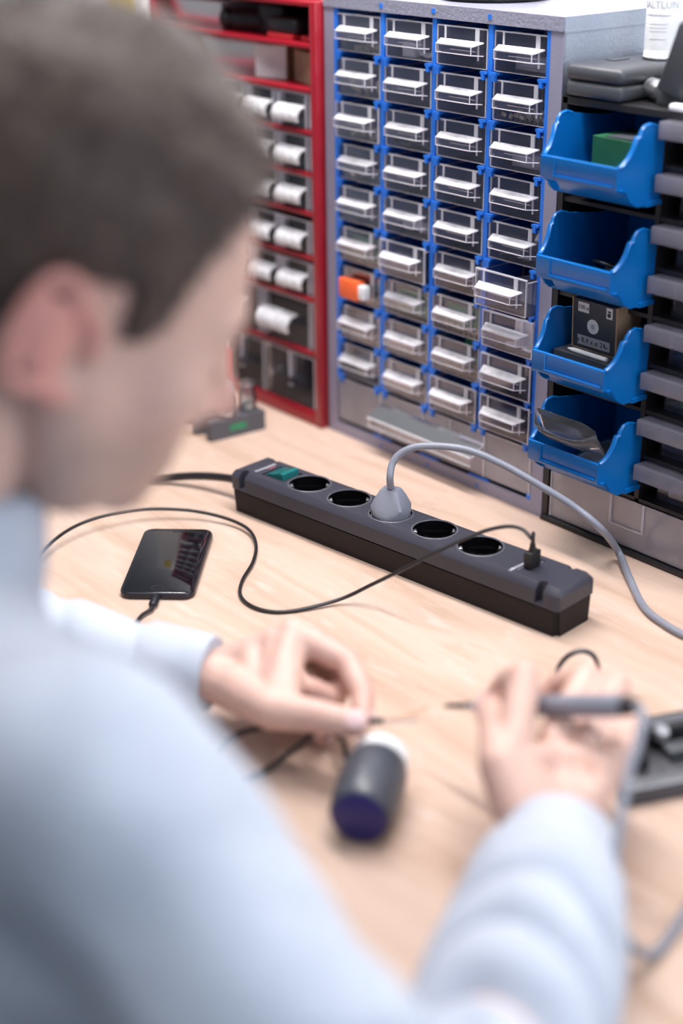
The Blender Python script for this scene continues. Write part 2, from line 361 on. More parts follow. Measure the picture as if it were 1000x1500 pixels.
def small_drawer(w_, h_, dep, parent, name='drawer'):
    t = .0013; e = .0011
    q = MB(); q.b2((-w_/2, 0, 0), (w_/2, t, h_)).b2((-w_/2, t, 0), (-w_/2+t, dep, h_*.92)).b2((w_/2-t, t, 0), (w_/2, dep, h_*.92))
    q.b2((-w_/2, t, 0), (w_/2, dep, t)).b2((-w_/2, dep-t, t), (w_/2, dep, h_*.92))
    q.mi = 1                                              # moulded edges, their catch-light put into the colour, and the label-slot ribs
    q.b2((-w_/2, -.0004, h_-e), (w_/2, t+.0004, h_+.0002)).b2((-w_/2, -.0004, 0), (w_/2, t, e*.7))
    for s in (-1, 1):
        q.b2((s*w_/2-e*.5, -.0004, 0), (s*w_/2+e*.5, t, h_))
    q.b2((-w_/2+.0105, -.0012, h_*.64), (-w_/2+.012, 0, h_)).b2((w_/2-.012, -.0012, h_*.2), (w_/2-.0105, 0, h_)).b2((w_/2-.0155, -.0008, h_*.64), (w_/2-.0125, 0, h_))
    for s in (-1, 1): q.b2((s*w_/2-.0006, t, h_*.92-.0007), (s*w_/2+.0006, dep, h_*.92+.0003))
    q.b2((-w_/2, dep*.48, h_*.80), (w_/2, dep*.48+.001, h_*.84)).b2((-w_/2, dep*.48, .001), (-w_/2+.0012, dep*.48+.0012, h_*.84)).b2((w_/2-.0012, dep*.48, .001), (w_/2, dep*.48+.0012, h_*.84))
    d = q.build(name, ['clear', 'clear_edge_glint'], parent)
    hb = .029; hf = .0235; zt = h_*.67; dp = .0115; dr = .0035; fh = .0078; hd = MB()
    A = [(-hb, -.0003, zt), (hb, -.0003, zt), (hf, -dp, zt-dr), (-hf, -dp, zt-dr)]
    hd.mi = 1; hd.quad(A); hd.quad([(x, y, z-.0011) for x, y, z in A])
    for i in range(4):
        a, b = A[i], A[(i+1) % 4]; hd.quad([a, b, (b[0], b[1], b[2]-.0011), (a[0], a[1], a[2]-.0011)])
    hd.mi = 0; zb = zt-dr-fh
    hd.b2((-hf, -dp, zb), (hf, -dp+.001, zt-dr))
    hd.mi = 2
    hd.tube([(-hf, -dp, zb), (hf, -dp, zb), (hb, -.0003, zb-.001)], .00055, 6).tube([(-hf, -dp, zb), (-hb, -.0003, zb-.001)], .0005, 6)
    for s in (-1, 1): hd.tube([(s*hf, -dp, zt-dr), (s*hf, -dp, zb)], .00055, 6)
    hd.tube([(-hf, -dp, zt-dr), (hf, -dp, zt-dr)], .0007, 6).tube([(-hf+.008, -.0004, zb+.002), (hb-.01, -.0004, zb+.002)], .0004, 6)
    hd.mi = 0
    for s in (-1, 1): hd.quad([(s*hf, -dp, zt-dr), (s*hb, -.0003, zt), (s*hb, -.0003, zb-.001), (s*hf, -dp, zb)])
    hd.build('handle', ['clear', 'clear_ledge_glint', 'clear_edge_glint'], d)
    return d
DW, DH = CP-.0085, .0362
def slot(c, r): return FR+CP*(c+.5), Z1-RP*(r+1)+.0022       # centre x and floor z of a drawer slot
GD0 = small_drawer(DW, DH, .135, gc); first = True; PULL = {(3, 5): -.015, (1, 5): -.006, (3, 6): -.004, (0, 2): -.002, (2, 8): -.003, (3, 7): -.005, (3, 8): -.004}
for c in range(4):
    for r in range(9):
        x, z = slot(c, r); y = .001+PULL.get((c, r), random.choice((0, .0008, .0016)))
        if first: GD0.location = (x, y, z); first = False
        else: dup(GD0, gc, (x, y, z))
# wide bottom drawer
wd = MB(); W2 = (GW-2*FR-.004)/2; HH = ZB-Z0-.0075
wd.b2((-W2, 0, 0), (W2, .0015, HH)).b2((-W2, .0015, 0), (-W2+.0015, .135, HH*.9)).b2((W2-.0015, .0015, 0), (W2, .135, HH*.9)).b2((-W2, .0015, 0), (W2, .135, .0015)).b2((-W2, .133, 0), (W2, .135, HH*.9))
wd.mi = 1; wd.b2((-W2, -.0004, HH-.0012), (W2, .002, HH))
for xx in (-W2*.52, -W2*.06, W2*.22, W2*.56, W2-.001): wd.b2((xx-.0011, -.0006, 0 if abs(xx) > .05 else HH*.5), (xx+.0011, .001, HH))
wdo = wd.build('wide_drawer', ['frosted_pale', 'clear_edge_glint'], gc, loc=(GW/2, .001, Z0+.0045))
hd = MB(); zt = HH*.74; dp = .017; DR = .013
A = [(-W2*.52, -.0003, zt), (W2*.56, -.0003, zt), (W2*.54, -dp, zt-DR), (-W2*.54, -dp, zt-DR)]
hd.mi = 1; hd.quad(A); hd.quad([(x, y, z-.0015) for x, y, z in A]); 
hd.tube([(-W2*.54, -dp, zt-DR), (W2*.54, -dp, zt-DR)], .0010, 6).tube([(-W2*.54, -dp, zt-DR-.009), (W2*.54, -dp, zt-DR-.009)], .0008, 6)
hd.mi = 0; hd.b2((-W2*.54, -dp, zt-DR-.009), (W2*.54, -dp+.001, zt-DR))
for s in (-1, 1): hd.quad([(s*W2*.54, -dp, zt-DR), (s*W2*.55, 0, zt), (s*W2*.55, 0, zt-DR-.010), (s*W2*.54, -dp, zt-DR-.009)])
hd.build('handle', ['clear', 'clear_ledge_glint'], wdo)

# ---- things lying in the drawers of the grey cabinet
def one(mb, name, m, label, cat, group=None, loc=None, rot=None, smooth=40, z0=None):
    o = mb.build(name, m, smooth=smooth, loc=loc, rot=rot); return tag(o, label, cat, group)
FZ = .0016
def inslot(c, r, dx, dy, dz=0.): x, z = slot(c, r); return (x+dx, .004+PULL.get((c, r), 0)+dy, z+FZ+dz)
q = MB().box((0, 0, .007), (.018, .01, .014), bevel=.001).box((.009, .003, .009), (.004, .004, .014))
one(q, 'cable_clip', 'white_plastic', 'square white clip in second drawer of the cabinet top row', 'clip', loc=inslot(1, 0, -.004, .006))
q = MB().tube([(.012*math.cos(a), 0, .0115+.0085*math.sin(a)) for a in np.linspace(math.pi, 2*math.pi, 12)], .0026, 8).box((0.0145, 0, .012), (.005, .006, .012))
one(q, 'cable_hook', 'white_plastic', 'white hook part at right in second drawer of the cabinet top row', 'hook', loc=inslot(1, 0, .019, .006))
for k, (dx, a, lab) in enumerate(((-.020, .5, 'left'), (-.002, -.4, 'middle'), (.017, .9, 'right'))):
    q = MB().tube([(.008*math.cos(t), 0, .009+.006*math.sin(t)) for t in np.linspace(.3, 5.2, 14)], .0026, 8)
    one(q, 'pipe_clip', 'beige_part', f'cream pipe clip lying {lab} in second drawer of the leftmost column', 'clip', 'cream pipe clips in one drawer', inslot(0, 1, dx, .012), (0, a*.6, a))
q = MB().box((0, 0, .011), (.032, .011, .021), bevel=.0012); q.mi = 1; q.box((.0205, .000, .011), (.010, .010, .015), bevel=.001)
one(q, 'terminal_pack', ['orange', 'white_plastic'], 'bright orange box with white end stuck to a drawer of the leftmost column', 'box', loc=(slot(0, 6)[0]-.0045, -.0058, slot(0, 6)[1]+.0055))
for d_ in gc.children:
    if d_.name.startswith('drawer') and abs(d_.location.x-slot(0, 6)[0]) < .001 and abs(d_.location.z-slot(0, 6)[1]) < .001: bpy.data.objects.remove(d_.children[0])
q = MB().box((0, 0, .026), (.034, .0016, .004), bevel=.0003).box((0, 0, .0125), (.034, .0016, .025))
one(q, 'paper_slip', 'red_plastic', 'red card standing behind orange box in drawer', 'card', loc=inslot(0, 6, -.006, .004))
for (c, r, lab) in ((0, 5, 'leftmost column just above the orange box'), (1, 6, 'second column beside the orange box'), (2, 6, 'third column, seventh drawer from top'), (2, 7, 'third column above the brass pins')):
    q = MB().box((0, 0, .013), (.05, .0016, .026)); q.mi = 1; q.box((-.008, -.0025, .013), (.012, .004, .009)).box((.012, -.002, .018), (.007, .003, .006))
    one(q, 'circuit_board', ['green_card', 'black_plastic'], f'green circuit board standing in drawer, {lab}', 'circuit board', 'circuit boards in the drawers', inslot(c, r, .002, .034 if c == 2 and r == 7 else .008))
one(MB().box((0, 0, .004), (.03, .02, .008), bevel=.001), 'plastic_block', 'purple_part', 'purple block lying in drawer beside the orange box', 'block', loc=inslot(1, 6, -.008, .032))
for k in range(7):
    a = random.uniform(-.6, .6); q = MB().cyl((0, 0, 0), .0009, .022, (0, math.pi/2, 0), 8).cyl((.011, 0, 0), .0017, .002, (0, math.pi/2, 0), 8)
    one(q, 'brass_pin', 'brass', 'thin brass pin on the floor of a third-column drawer', 'pin', 'brass pins in one drawer', inslot(2, 7, -.018+.006*k, .010+.002*(k % 3), .0018), (0, 0, a))
for k, (dx, dz, ry, rz) in enumerate(((.006, .024, .5, .3), (.014, .021, -.4, .7), (.009, .013, .9, -.2))):
    q = MB().prism([(0, -.006), (.001, .008), (.002, -.006)], -.006, .006)
    one(q, 'cutter_blade', 'steel_blade', 'pointed steel blade heaped in fifth drawer of the rightmost column', 'blade', 'steel blades in one drawer', inslot(3, 4, dx, .03+.004*k, dz-.006), (0, ry, rz))
q = MB().box((.006, .034, .0075), (.036, .018, .015), bevel=.001); one(q, 'blade_block', 'dark_metal', 'dark block under steel blades in rightmost column drawer', 'block', loc=inslot(3, 4, 0, 0))
for k in range(6):
    q = MB().cyl((0, 0, 0), .0006, .026, (0, math.pi/2, 0), 6)
    one(q, 'steel_pin', 'metal', 'loose steel pin in fifth drawer of the rightmost column', 'pin', 'steel pins in one drawer', inslot(3, 4, -.016+.007*k, .010, .0035), (0, random.uniform(-.25, .25), random.uniform(-1, 1)))
for k, dx in enumerate((-.006, .018)):
    q = MB().tube([(.008*math.cos(t), .004*math.sin(t), .0015) for t in np.linspace(0, 2*math.pi, 17)], .0014, 8)
    one(q, 'white_ring', 'white_plastic', f'{("left", "right")[k]} white ring on the floor of seventh drawer, rightmost column', 'ring', 'white rings in one drawer', inslot(3, 6, dx, .012))
q = MB().prism([(0, 0), (.001, .001), (.001, .027), (0, .026)], -.02, .012); one(q, 'paper_label', 'card_white', 'folded pale paper standing in seventh drawer of the rightmost column', 'paper', loc=inslot(3, 6, .012, .020), rot=(-.1, 0, .3))
q = MB()
for k in range(5): q.box((-.018+.009*k, 0, .011), (.0075, .02, .022), bevel=.0015)
one(q, 'clear_capsule_pack', 'frosted_pale', 'ribbed clear pack in the pulled-out drawer of the rightmost column', 'pack', loc=inslot(3, 5, .006, .04))
q = MB()
for k in range(4): q.ball((-.018+.012*k, .003*(k % 2), .0055), (.008, .007, .0052), u=10, v=8)
one(q, 'putty_lump', 'white_plastic', 'lumpy white putty in fifth drawer of the second column', 'putty', loc=inslot(1, 4, .004, .014))
for (c, r, m_, lab) in ((0, 2, 'beige_part', 'brown grit pieces in third drawer of the leftmost column'), (1, 2, 'dark_metal', 'dark screws heaped in third drawer of the second column'), (0, 3, 'metal', 'steel nuts heaped in fourth drawer of the leftmost column'), (3, 1, 'beige_part', 'pale parts heaped in second drawer of the rightmost column'), (2, 6, 'beige_part', 'pale lumps heaped in seventh drawer of the third column'), (0, 0, 'beige_part', 'brown bits strewn in first drawer of the leftmost column')):
    q = MB()
    for k in range(40): q.box((random.uniform(-.026, .026), random.uniform(.006, .012) if (c, r) == (2, 6) else random.uniform(.003, .04), random.uniform(.0015, .004 if r else .0022)), (.004, .003, .003), (random.random(), random.random(), random.random()*3))
    o = one(q, 'small_parts_heap', m_, lab, 'small parts', loc=inslot(c, r, 0, 0)); o['kind'] = 'stuff'
for (c, r, lab) in ((3, 0, 'top drawer'), (3, 2, 'third drawer'), (3, 1, 'second drawer')):
    q = MB().box((0, 0, .0075), (.040, .012, .013), bevel=.001).box((0, -.0066, .0075), (.026, .001, .006))
    one(q, 'clear_case', 'frosted_pale', f'small clear case in {lab} of the rightmost column', 'case', 'clear cases in the drawers', inslot(c, r, .006, .0115 if r != 1 else .055))

# ------------------------------------------------------------------ red cabinet
RY0 = -.009; RD = .16; RL, RR = -.318, -.0035; RTOP = .4665
rc = thing('red_cabinet', 'red enamelled cabinet with two open shelves above rows of clear drawers', 'cabinet', (0, 0, 0))
MB().box((RR-.0055, RY0+RD/2, RTOP/2), (.011, RD, RTOP), bevel=.002).build('side_panel', 'red_enamel', rc, 40)
MB().box((RL+.0055, RY0+RD/2, RTOP/2), (.011, RD, RTOP), bevel=.002).build('side_panel', 'red_enamel', rc, 40)
MB().b2((RL+.011, RY0+RD-.003, .001), (RR-.011, RY0+RD, RTOP-.001)).build('back_panel', 'dark_inside', rc)
SH = [.4635, .4215, .3763, .3325, .288, .2453, .196, .149, .0862]
for k, z in enumerate(SH):
    MB().box(((RL+RR)/2, RY0+RD/2-.0015, z), (RR-RL-.022, RD-.004, .0052), bevel=.0014).build('top_panel' if k == 0 else 'shelf', 'red_enamel', rc, 40)
MB().box(((RL+RR)/2, RY0+RD/2-.0015, .0085), (RR-RL-.022, RD-.004, .017), bevel=.003).build('base_panel', 'red_enamel', rc, 40)
def hood_drawer(w_, h_, dep, hw, hx, hz, hr, parent):
    t = .0014; q = MB()
    q.b2((-w_/2, 0, 0), (w_/2, t, h_)).b2((-w_/2, t, 0), (-w_/2+t, dep, h_*.9)).b2((w_/2-t, t, 0), (w_/2, dep, h_*.9)).b2((-w_/2, t, 0), (w_/2, dep, t)).b2((-w_/2, dep-t, 0), (w_/2, dep, h_*.9))
    q.mi = 1; q.b2((-w_/2, -.0004, h_-.0014), (w_/2, t, h_)).b2((-w_/2, -.0004, 0), (-w_/2+.0016, t, h_)).b2((w_/2-.0016, -.0004, 0), (w_/2, t, h_)).b2((w_/2-.009, -.0008, 0), (w_/2-.0072, t, h_))
    d = q.build('drawer', ['clear', 'clear_edge_glint'], parent)
    arc = [(-hr*math.cos(a), hz+hr*.85*math.sin(a)) for a in np.linspace(math.radians(90), math.radians(-25), 10)]
    arc = [(min(-.0002, -hr*math.sin(b)), hz+hr*.85*math.cos(b)) for b in np.linspace(0, math.radians(115), 10)]
    inn = [(min(-.0002, y*.86), hz+(z-hz)*.86) for y, z in arc]
    MB().prism(arc+inn[::-1], hx-hw/2, hx+hw/2).build('handle', 'clear_ledge_glint', d, 40)
    return d
NX = 5; CW = (RR-RL-.022-.004)/NX
hd0 = None
for r, (zt_, zb_) in enumerate(zip(SH[2:6], SH[3:7])):
    for c in range(NX):
        x = RL+.013+CW*(c+.5); z = zb_+.0034; hgt = zt_-zb_-.0075
        if hd0 is None: hd0 = hood_drawer(CW-.003, .0365, .135, CW*.78, -.003, .0125, .0135, rc); hd0.location = (x, RY0+.004, z)
        else: dup(hd0, rc, (x, RY0+.004, z))
for c in range(NX):
    dup(hd0, rc, (RL+.013+CW*(c+.5), RY0+.004, SH[7]+.0034))
CW3 = (RR-RL-.026)/3; big = hood_drawer(CW3-.003, .055, .135, CW3*.62, -.014, .022, .017, rc); big.location = (RL+.013+CW3*.5, RY0+.004, SH[8]+.0034)
for c in (1, 2): dup(big, rc, (RL+.013+CW3*(c+.5), RY0+.004, SH[8]+.0034))
low = MB(); h_ = .061; w_ = CW3-.003
low.b2((-w_/2, 0, 0), (w_/2, .0015, h_)).b2((-w_/2, .0015, 0), (w_/2, .13, .0015)).b2((-w_/2, .0015, 0), (-w_/2+.0015, .13, h_*.9)).b2((w_/2-.0015, .0015, 0), (w_/2, .13, h_*.9))
low.mi = 1; low.b2((-w_/2, -.0004, h_-.0014), (w_/2, .0016, h_)).b2((-.002, -.0006, h_*.3), (.002, .001, h_)).b2((w_/2-.002, -.0005, 0), (w_/2, .001, h_))
l0 = low.build('deep_drawer', ['clear', 'clear_edge_glint'], rc, loc=(RL+.013+CW3*.5, RY0+.004, .0185))
MB().b2((-.03, -.008, h_*.52), (.03, 0, h_*.56)).b2((-.03, -.008, h_*.42), (.03, -.007, h_*.54)).build('handle', 'clear', l0)
for c in (1, 2): dup(l0, rc, (RL+.013+CW3*(c+.5), RY0+.004, .0185))
# things in and on the red cabinet
def tub(sx, sy, hh, name, label, loc, rz=0, m_='frosted_pale'):
    t = thing(name, label, 'tub', loc, (0, 0, rz)); q = MB(); ta = .84
    o_ = [(-sx/2, -sy/2), (sx/2, -sy/2), (sx/2, sy/2), (-sx/2, sy/2)]
    b_ = [Vector((x*ta, y*ta, 0)) for x, y in o_]; t_ = [Vector((x, y, hh)) for x, y in o_]
    q.quad(b_)
    for i in range(4): q.quad([b_[i], b_[(i+1) % 4], t_[(i+1) % 4], t_[i]])
    q.build('body', m_, t); q = MB()
    for i in range(4): q.tube([t_[i], t_[(i+1) % 4]], .0016, 6)
    q.build('rim', 'clear_edge_glint', t); return t
sz = SH[1]+.0026
tub(.11, .08, .030, 'plastic_tub', 'clear plastic tub of brass bits on the top shelf', (-.245, RY0+.055, sz))
q = MB()
for k in range(90): q.box((random.uniform(-.035, .035), random.uniform(-.028, .02), random.uniform(.002, .009)), (.005, .004, .004), (random.random(), random.random(), random.random()*3))
o = one(q, 'brass_fittings', 'brass', 'heap of small brass fittings inside the clear tub', 'fittings', loc=(-.245, RY0+.055, sz+.001)); o['kind'] = 'stuff'
ic = thing('inspection_torch', 'black ribbed tool with round open nozzle lying on the top shelf', 'tool', (-.15, RY0+.028, sz))
MB().lathe([(.0055, -.030), (.0105, -.030), (.0115, -.026), (.0105, -.022), (.0085, -.02), (.0085, -.012), (.0115, -.010), (.0115, .03), (0, .03)], (-.012, 0, .0125), (0, math.pi/2, .25)).build('nozzle', 'black_plastic', ic, 40)
MB().cyl((-.041, -.0075, .0125), .0058, .002, (0, math.pi/2, .25)).build('lens', 'dark_inside', ic)
MB().box((.035, .012, .016), (.045, .028, .032), bevel=.005).build('body', 'black_plastic', ic, 40)
bt = thing('black_tray', 'shallow black tray on the top red shelf beside the torch', 'tray', (-.075, RY0+.03, sz))
MB().box((0, .01, .013), (.05, .06, .018), bevel=.006, seg=3).build('body', 'black_plastic', bt, 40); MB().box((0, -.012, .003), (.044, .02, .006), bevel=.001).build('stand', 'red_plastic', bt)
bt = thing('black_tray', 'black tray end at the right of the top red shelf', 'tray', (-.029, RY0+.045, sz))
MB().box((0, .0, .014), (.03, .05, .022), bevel=.006, seg=3).build('body', 'black_plastic', bt, 40); MB().box((-.006, -.022, .0025), (.02, .02, .005), bevel=.001).build('stand', 'red_plastic', bt)
sz = SH[2]+.0026
tub(.10, .075, .034, 'plastic_tub', 'clear plastic tub beside the white carton on second shelf', (-.192, RY0+.06, sz), .1)
cb = thing('white_carton', 'small white cardboard box on the second red shelf', 'box', (-.118, RY0+.046, sz), (0, 0, .30))
MB().box((0, 0, .0175), (.042, .05, .035), bevel=.0006).build('carton', 'card_white', cb); MB().b2((.0212, -.0249, .0005), (.0218, .0249, .0345)).build('side_flap', 'card_brown', cb)
for k, (tx, wd_) in enumerate((('-------', .02), ('---- --', .02), ('------', .02))): text_obj('print_line', tx, .006, 'label_grey', cb, (-.001, -.0252, .022-k*.0045), (math.pi/2, 0, 0))
cb = thing('brown_carton', 'brown cardboard box tilted beside the white carton', 'box', (-.046, RY0+.050, sz), (0, 0, -.32))
MB().box((0, 0, .016), (.060, .055, .032), bevel=.0006).build('carton', 'card_brown', cb); MB().box((0, .001, .0328), (.061, .056, .0016), (.03, 0, 0)).build('lid_flap', 'card_brown', cb)
# darker goods behind the drawer fronts
for k, (x, z, m_, lab, sx, hh) in enumerate(((-.045, SH[3], 'purple_part', 'dull purple pads in the upper right red-cabinet drawer', .036, .02), (-.045, SH[4], 'beige_part', 'grey pebbles in the second right red-cabinet drawer', .04, .012), (-.102, SH[3], 'card_white', 'white card in the upper middle red-cabinet drawer', .034, .018))):
    one(MB().box((0, 0, hh/2), (sx, .03, hh), bevel=.002), 'stored_goods', m_, lab, 'goods', loc=(x, RY0+.035, z+.0052))
tb = thing('grey_tube', 'grey rubber tube lying in the bottom drawer of the red cabinet', 'tube', (-.145, RY0+.05, .0205))
MB().lathe([(.010, -.04), (.015, -.04), (.015, .04), (.010, .04), (.010, -.04)], (0, 0, .0155), (0, math.pi/2, -.25)).build('sleeve', 'dark_metal', tb, 40)
MB().lathe([(.0152, -.003), (.017, -.003), (.017, .003), (.0152, .003), (.0152, -.003)], (.02, -.005, .0172), (0, math.pi/2, -.25)).build('collar', 'chrome_grey', tb, 40)
for k, (dx, m_) in enumerate(((-.09, 'dark_metal'), (-.06, 'box_dark'), (-.037, 'black_plastic'))):
    one(MB().box((0, 0, .018), (.022, .04, .036), bevel=.003), 'stored_pad', m_, f'{("steel grey", "dark grey", "black")[k]} pad in the bottom right drawer of the red cabinet', 'pad', loc=(dx, RY0+.05, .0205))
mf = thing('metal_fitting', 'ribbed metal fitting lying on top of the red cabinet', 'fitting', (-.055, .012, RTOP-.0004))
MB().lathe([(0, -.03), (.008, -.03), (.010, -.02)]+[(.010+.0015*(k % 2), -.02+.003*k) for k in range(14)]+[(.009, .024), (0, .024)], (0, 0, .0112), (0, math.pi/2, .5)).build('barrel', 'dark_metal', mf, 30)
MB().lathe([(0, 0), (.008, 0), (.0085, .003), (.006, .008), (0, .009)], (-.026, -.0142, .0112), (0, -math.pi/2, .5)).build('tip', 'metal', mf, 40)
# round dark tin on the grey cabinet
tn = thing('round_tin', 'dark round tin standing on top of the grey cabinet', 'tin', (.168, .078, GT+.0004))
MB().lathe([(0, 0), (.050, 0), (.053, .003), (.053, .006), (.050, .007), (.050, .045), (0, .045)], n=48).build('body', 'tin_black', tn, 40)
MB().lathe([(.0532, .0035), (.0545, .0045), (.0532, .0055)], n=48).build('rim', 'chrome_grey', tn, 40)
yb = thing('yellow_box', 'yellow and white box on the bench left of the red cabinet', 'box', (-.52, .12, 0))
MB().box((0, 0, .24), (.16, .12, .48), bevel=.002).build('carton', 'card_white', yb); MB().box((0.03, -.061, .40), (.06, .002, .09)).build('label_patch', 'yellow', yb)

# ------------------------------------------------------------------ black cabinet with blue bins
BX0, BX1, BT, BD = .3335, .668, .409, .16
bc = thing('black_cabinet', 'black plastic cabinet frame holding blue bins and frosted drawers', 'cabinet', (0, 0, 0))
MB().b2((BX0, 0, 0), (BX0+.006, BD, BT)).build('side_panel', 'black_plastic', bc)
MB().b2((BX1-.006, 0, 0), (BX1, BD, BT)).build('side_panel', 'black_plastic', bc)
MB().box(((BX0+BX1)/2, BD/2, BT-.0035), (BX1-BX0, BD, .007), bevel=.001).build('top_panel', 'black_plastic', bc)
MB().b2((BX0, -.004, 0), (BX1, BD, .0055), bevel=.0012).build('base_panel', 'black_plastic', bc)
MB().b2((BX0+.006, BD-.003, .006), (BX1-.006, BD, BT-.007)).build('back_panel', 'dark_inside', bc)
for x in (.4475, .558): MB().b2((x-.0025, .001, .058), (x+.0025, BD-.003, BT-.007)).build('divider', 'black_plastic', bc)
for k in range(9):
    z = .0565+RP*k
    if z > BT-.01: break
    if k % 2 == 0 or k == 0: MB().b2((BX0+.006, .002, z-.0018), (.445, BD-.003, z+.0018)).build('shelf', 'black_plastic', bc)
    MB().b2((.45, .002, z-.0018), (.5555, BD-.003, z+.0018)).build('shelf', 'black_plastic', bc)
    MB().b2((.5605, .002, z-.0018), (BX1-.006, BD-.003, z+.0018)).build('shelf', 'black_plastic', bc)
def bar_drawer(w_, h_, dep, parent):
    q = MB(); t = .0014
    q.b2((-w_/2+.009, .012, 0), (w_/2-.009, .0135, h_*.66)).b2((-w_/2+.007, .012, 0), (w_/2-.007, dep, t)).b2((-w_/2+.007, .012, 0), (-w_/2+.0085, dep, h_*.9)).b2((w_/2-.0085, .012, 0), (w_/2-.007, dep, h_*.9))
    d = q.build('drawer', ['clear'], parent)
    h1, h2 = h_*.60, h_*.98
    MB().prism([(-.015, h1+.001), (-.0135, h1), (-.0135, h2-.001), (.013, h2-.001), (.013, h2), (-.0145, h2), (-.015, h2-.0006)], -w_/2, w_/2).b2((-w_/2, -.0148, h1), (-w_/2+.0014, .013, h2)).b2((w_/2-.0014, -.0148, h1), (w_/2, .013, h2)).build('handle', 'frosted_bar', d, 40)
    return d
bd0 = None; NB = 8
for col, xc in ((0, .5033), (1, .611)):
    for k in range(NB):
        z = .0565+RP*k+.0022
        if bd0 is None: bd0 = bar_drawer(.100, .039, .13, bc); bd0.location = (xc, .002, z)
        else: dup(bd0, bc, (xc, .002, z))
wdr = MB(); wx0, wx1 = BX0+.0095, BX1-.0095
wdr.b2((wx0, .0, 0), (wx1, .0015, .047)).b2((wx0, .0015, 0), (wx1, .13, .0015)).b2((wx0, .0015, 0), (wx0+.0015, .13, .04)).b2((wx1-.0015, .0015, 0), (wx1, .13, .04))
wdro = wdr.build('wide_drawer', 'frosted', bc, loc=(0, .0, .0068))
MB().b2((wx0, -.0006, 0), (wx0+.0012, .0, .047)).build('drawer_edge', 'clear_edge_glint', wdro)
MB().b2((.4185, -.0012, .018), (.4205, 0, .047)).b2((.4575, -.0012, .018), (.459, 0, .047)).b2((.4195, -.0012, .018), (.458, 0, .0192)).build('label_frame', 'clear_edge_glint', wdro)
q = MB().prism([(-.0002, .036), (-.011, .030), (-.012, .022), (-.011, .022), (-.0102, .0292), (-.0002, .0345)], .52, .64); q.build('handle', 'frosted', wdro, 40)
# contents seen through the frosted drawers
def inbar(k, dx, dy=.03): return (.5033+dx, dy, .0565+RP*k+.0038)
bat = thing('battery', 'green battery lying in a frosted drawer right of the third bin', 'battery', inbar(2, -.026, .026))
MB().lathe([(0, -.024), (.0065, -.024), (.0072, -.023), (.0072, .022), (.006, .024), (0, .024)], (.02, 0, .0073), (0, math.pi/2, 0)).build('sleeve', 'green_card', bat, 40)
MB().lathe([(0, -.0015), (.0025, -.0015), (.0025, 0), (.0068, .001), (.0074, .007), (0, .007)], (-.004, 0, .0073), (0, math.pi/2, 0)).build('terminal', 'metal', bat, 40)
text_obj('lettering', 'ACTIV', .006, 'print_white', bat, (.019, -.0072, .0078), (math.pi/2, 0, 0))
for k, (row, m_, lab, sx, hh) in enumerate(((4, 'beige_part', 'tan card goods in the frosted drawer beside the second bin', .06, .018), (3, 'beige_part', 'tan strip in the frosted drawer beside the third bin', .04, .02), (0, 'beige_part', 'brown strip in the lowest frosted drawer', .07, .012), (6, 'chrome_grey', 'pale steel rods in the frosted drawer beside the first bin', .07, .006), (5, 'box_dark', 'dark blue-grey pads in the fifth frosted drawer', .06, .02))):
    one(MB().box((0, 0, hh/2), (sx, .03, hh), bevel=.002), 'drawer_goods', m_, lab, 'goods', loc=inbar(row, .0 if k else .006, .035))
# bins
def make_bin():
    b = bpy.data.objects.new('storage_bin', None); b.empty_display_size = .02; put(b)
    wr, wf = .0475, .0428; t = .0021
    prof = [(.075, .004), (.075, .060), (.03, .060), (-.012, .0655), (-.020, .0678), (-.027, .0665), (-.0310, .0620), (-.0315, .0585), (-.0345, .0580), (-.0375, .0490), (-.0420, .0415), (-.0475, .0365), (-.0510, .0350), (-.0520, .0345), (-.0520, .0175), (-.0480, .0135), (-.0440, .0115), (-.0395, .0060), (-.030, .0), (.02, .0)]
    def wx(y): u = min(1, max(0, (-y-.03)/.022)); return wr+(wf-wr)*u
    for s in (-1, 1):
        bm = bmesh.new(); A = [bm.verts.new((s*wx(y), y, z)) for y, z in prof]; B = [bm.verts.new((s*(wx(y)-t), y, z)) for y, z in prof]; n = len(prof)
        bm.faces.new(A); bm.faces.new(B[::-1])
        for k in range(n): bm.faces.new((A[k], B[k], B[(k+1) % n], A[(k+1) % n]))
        bmesh.ops.recalc_face_normals(bm, faces=bm.faces); q = MB(); q.bm.free(); q.bm = bm
        q.build('side_wall', 'blue_bin', b, 30)
        # turned rim along the cut-out and ear
        rim = MB(); pts = [(s*(wx(y)-t*.5), y, z) for y, z in prof[3:13]]
        rim.tube(pts, [(.0012, .0026) if 3 < i else (.0011, .0018) for i in range(len(pts))], 8, flat=(1, 0, 0)); rim.build('rim', 'blue_bin', b, 50)
    MB().b2((-wr+t, .073, .004), (wr-t, .075, .060)).build('back_wall', 'blue_bin', b)
    MB().b2((-wr+t, -.030, 0), (wr-t, .073, .0022)).build('base', 'blue_bin', b)
    # front band, label slot, and the recessed curved lower front
    fb = MB(); fb.prism([(-.0522, .0150), (-.0535, .0170), (-.0535, .0345), (-.0515, .0352), (-.0500, .0345), (-.0500, .0150)], -wf, wf); fbo = fb.build('front_band', 'blue_bin', b, 40)
    MB().b2((-wf+.016, -.0550, .0185), (wf-.003, -.0533, .0200)).b2((-wf+.016, -.0545, .0200), (-wf+.0175, -.0533, .0335)).build('label_slot', 'blue_bin', fbo)
    lf = MB(); cur = [(-.0500, .0160), (-.0455, .0150), (-.0425, .0120), (-.0385, .0055), (-.0300, .0002)]
    lf.prism(cur+[(y+.002, z+.0012) for y, z in cur[::-1]], -wf+.010, wr-.001); lf.build('lower_front', 'blue_bin', b, 60)
    MB().b2((wr-.003, -.020, -.001), (wr+.0015, .0, .003)).build('foot_rail', 'blue_bin', b)
    return b
bin0 = make_bin()
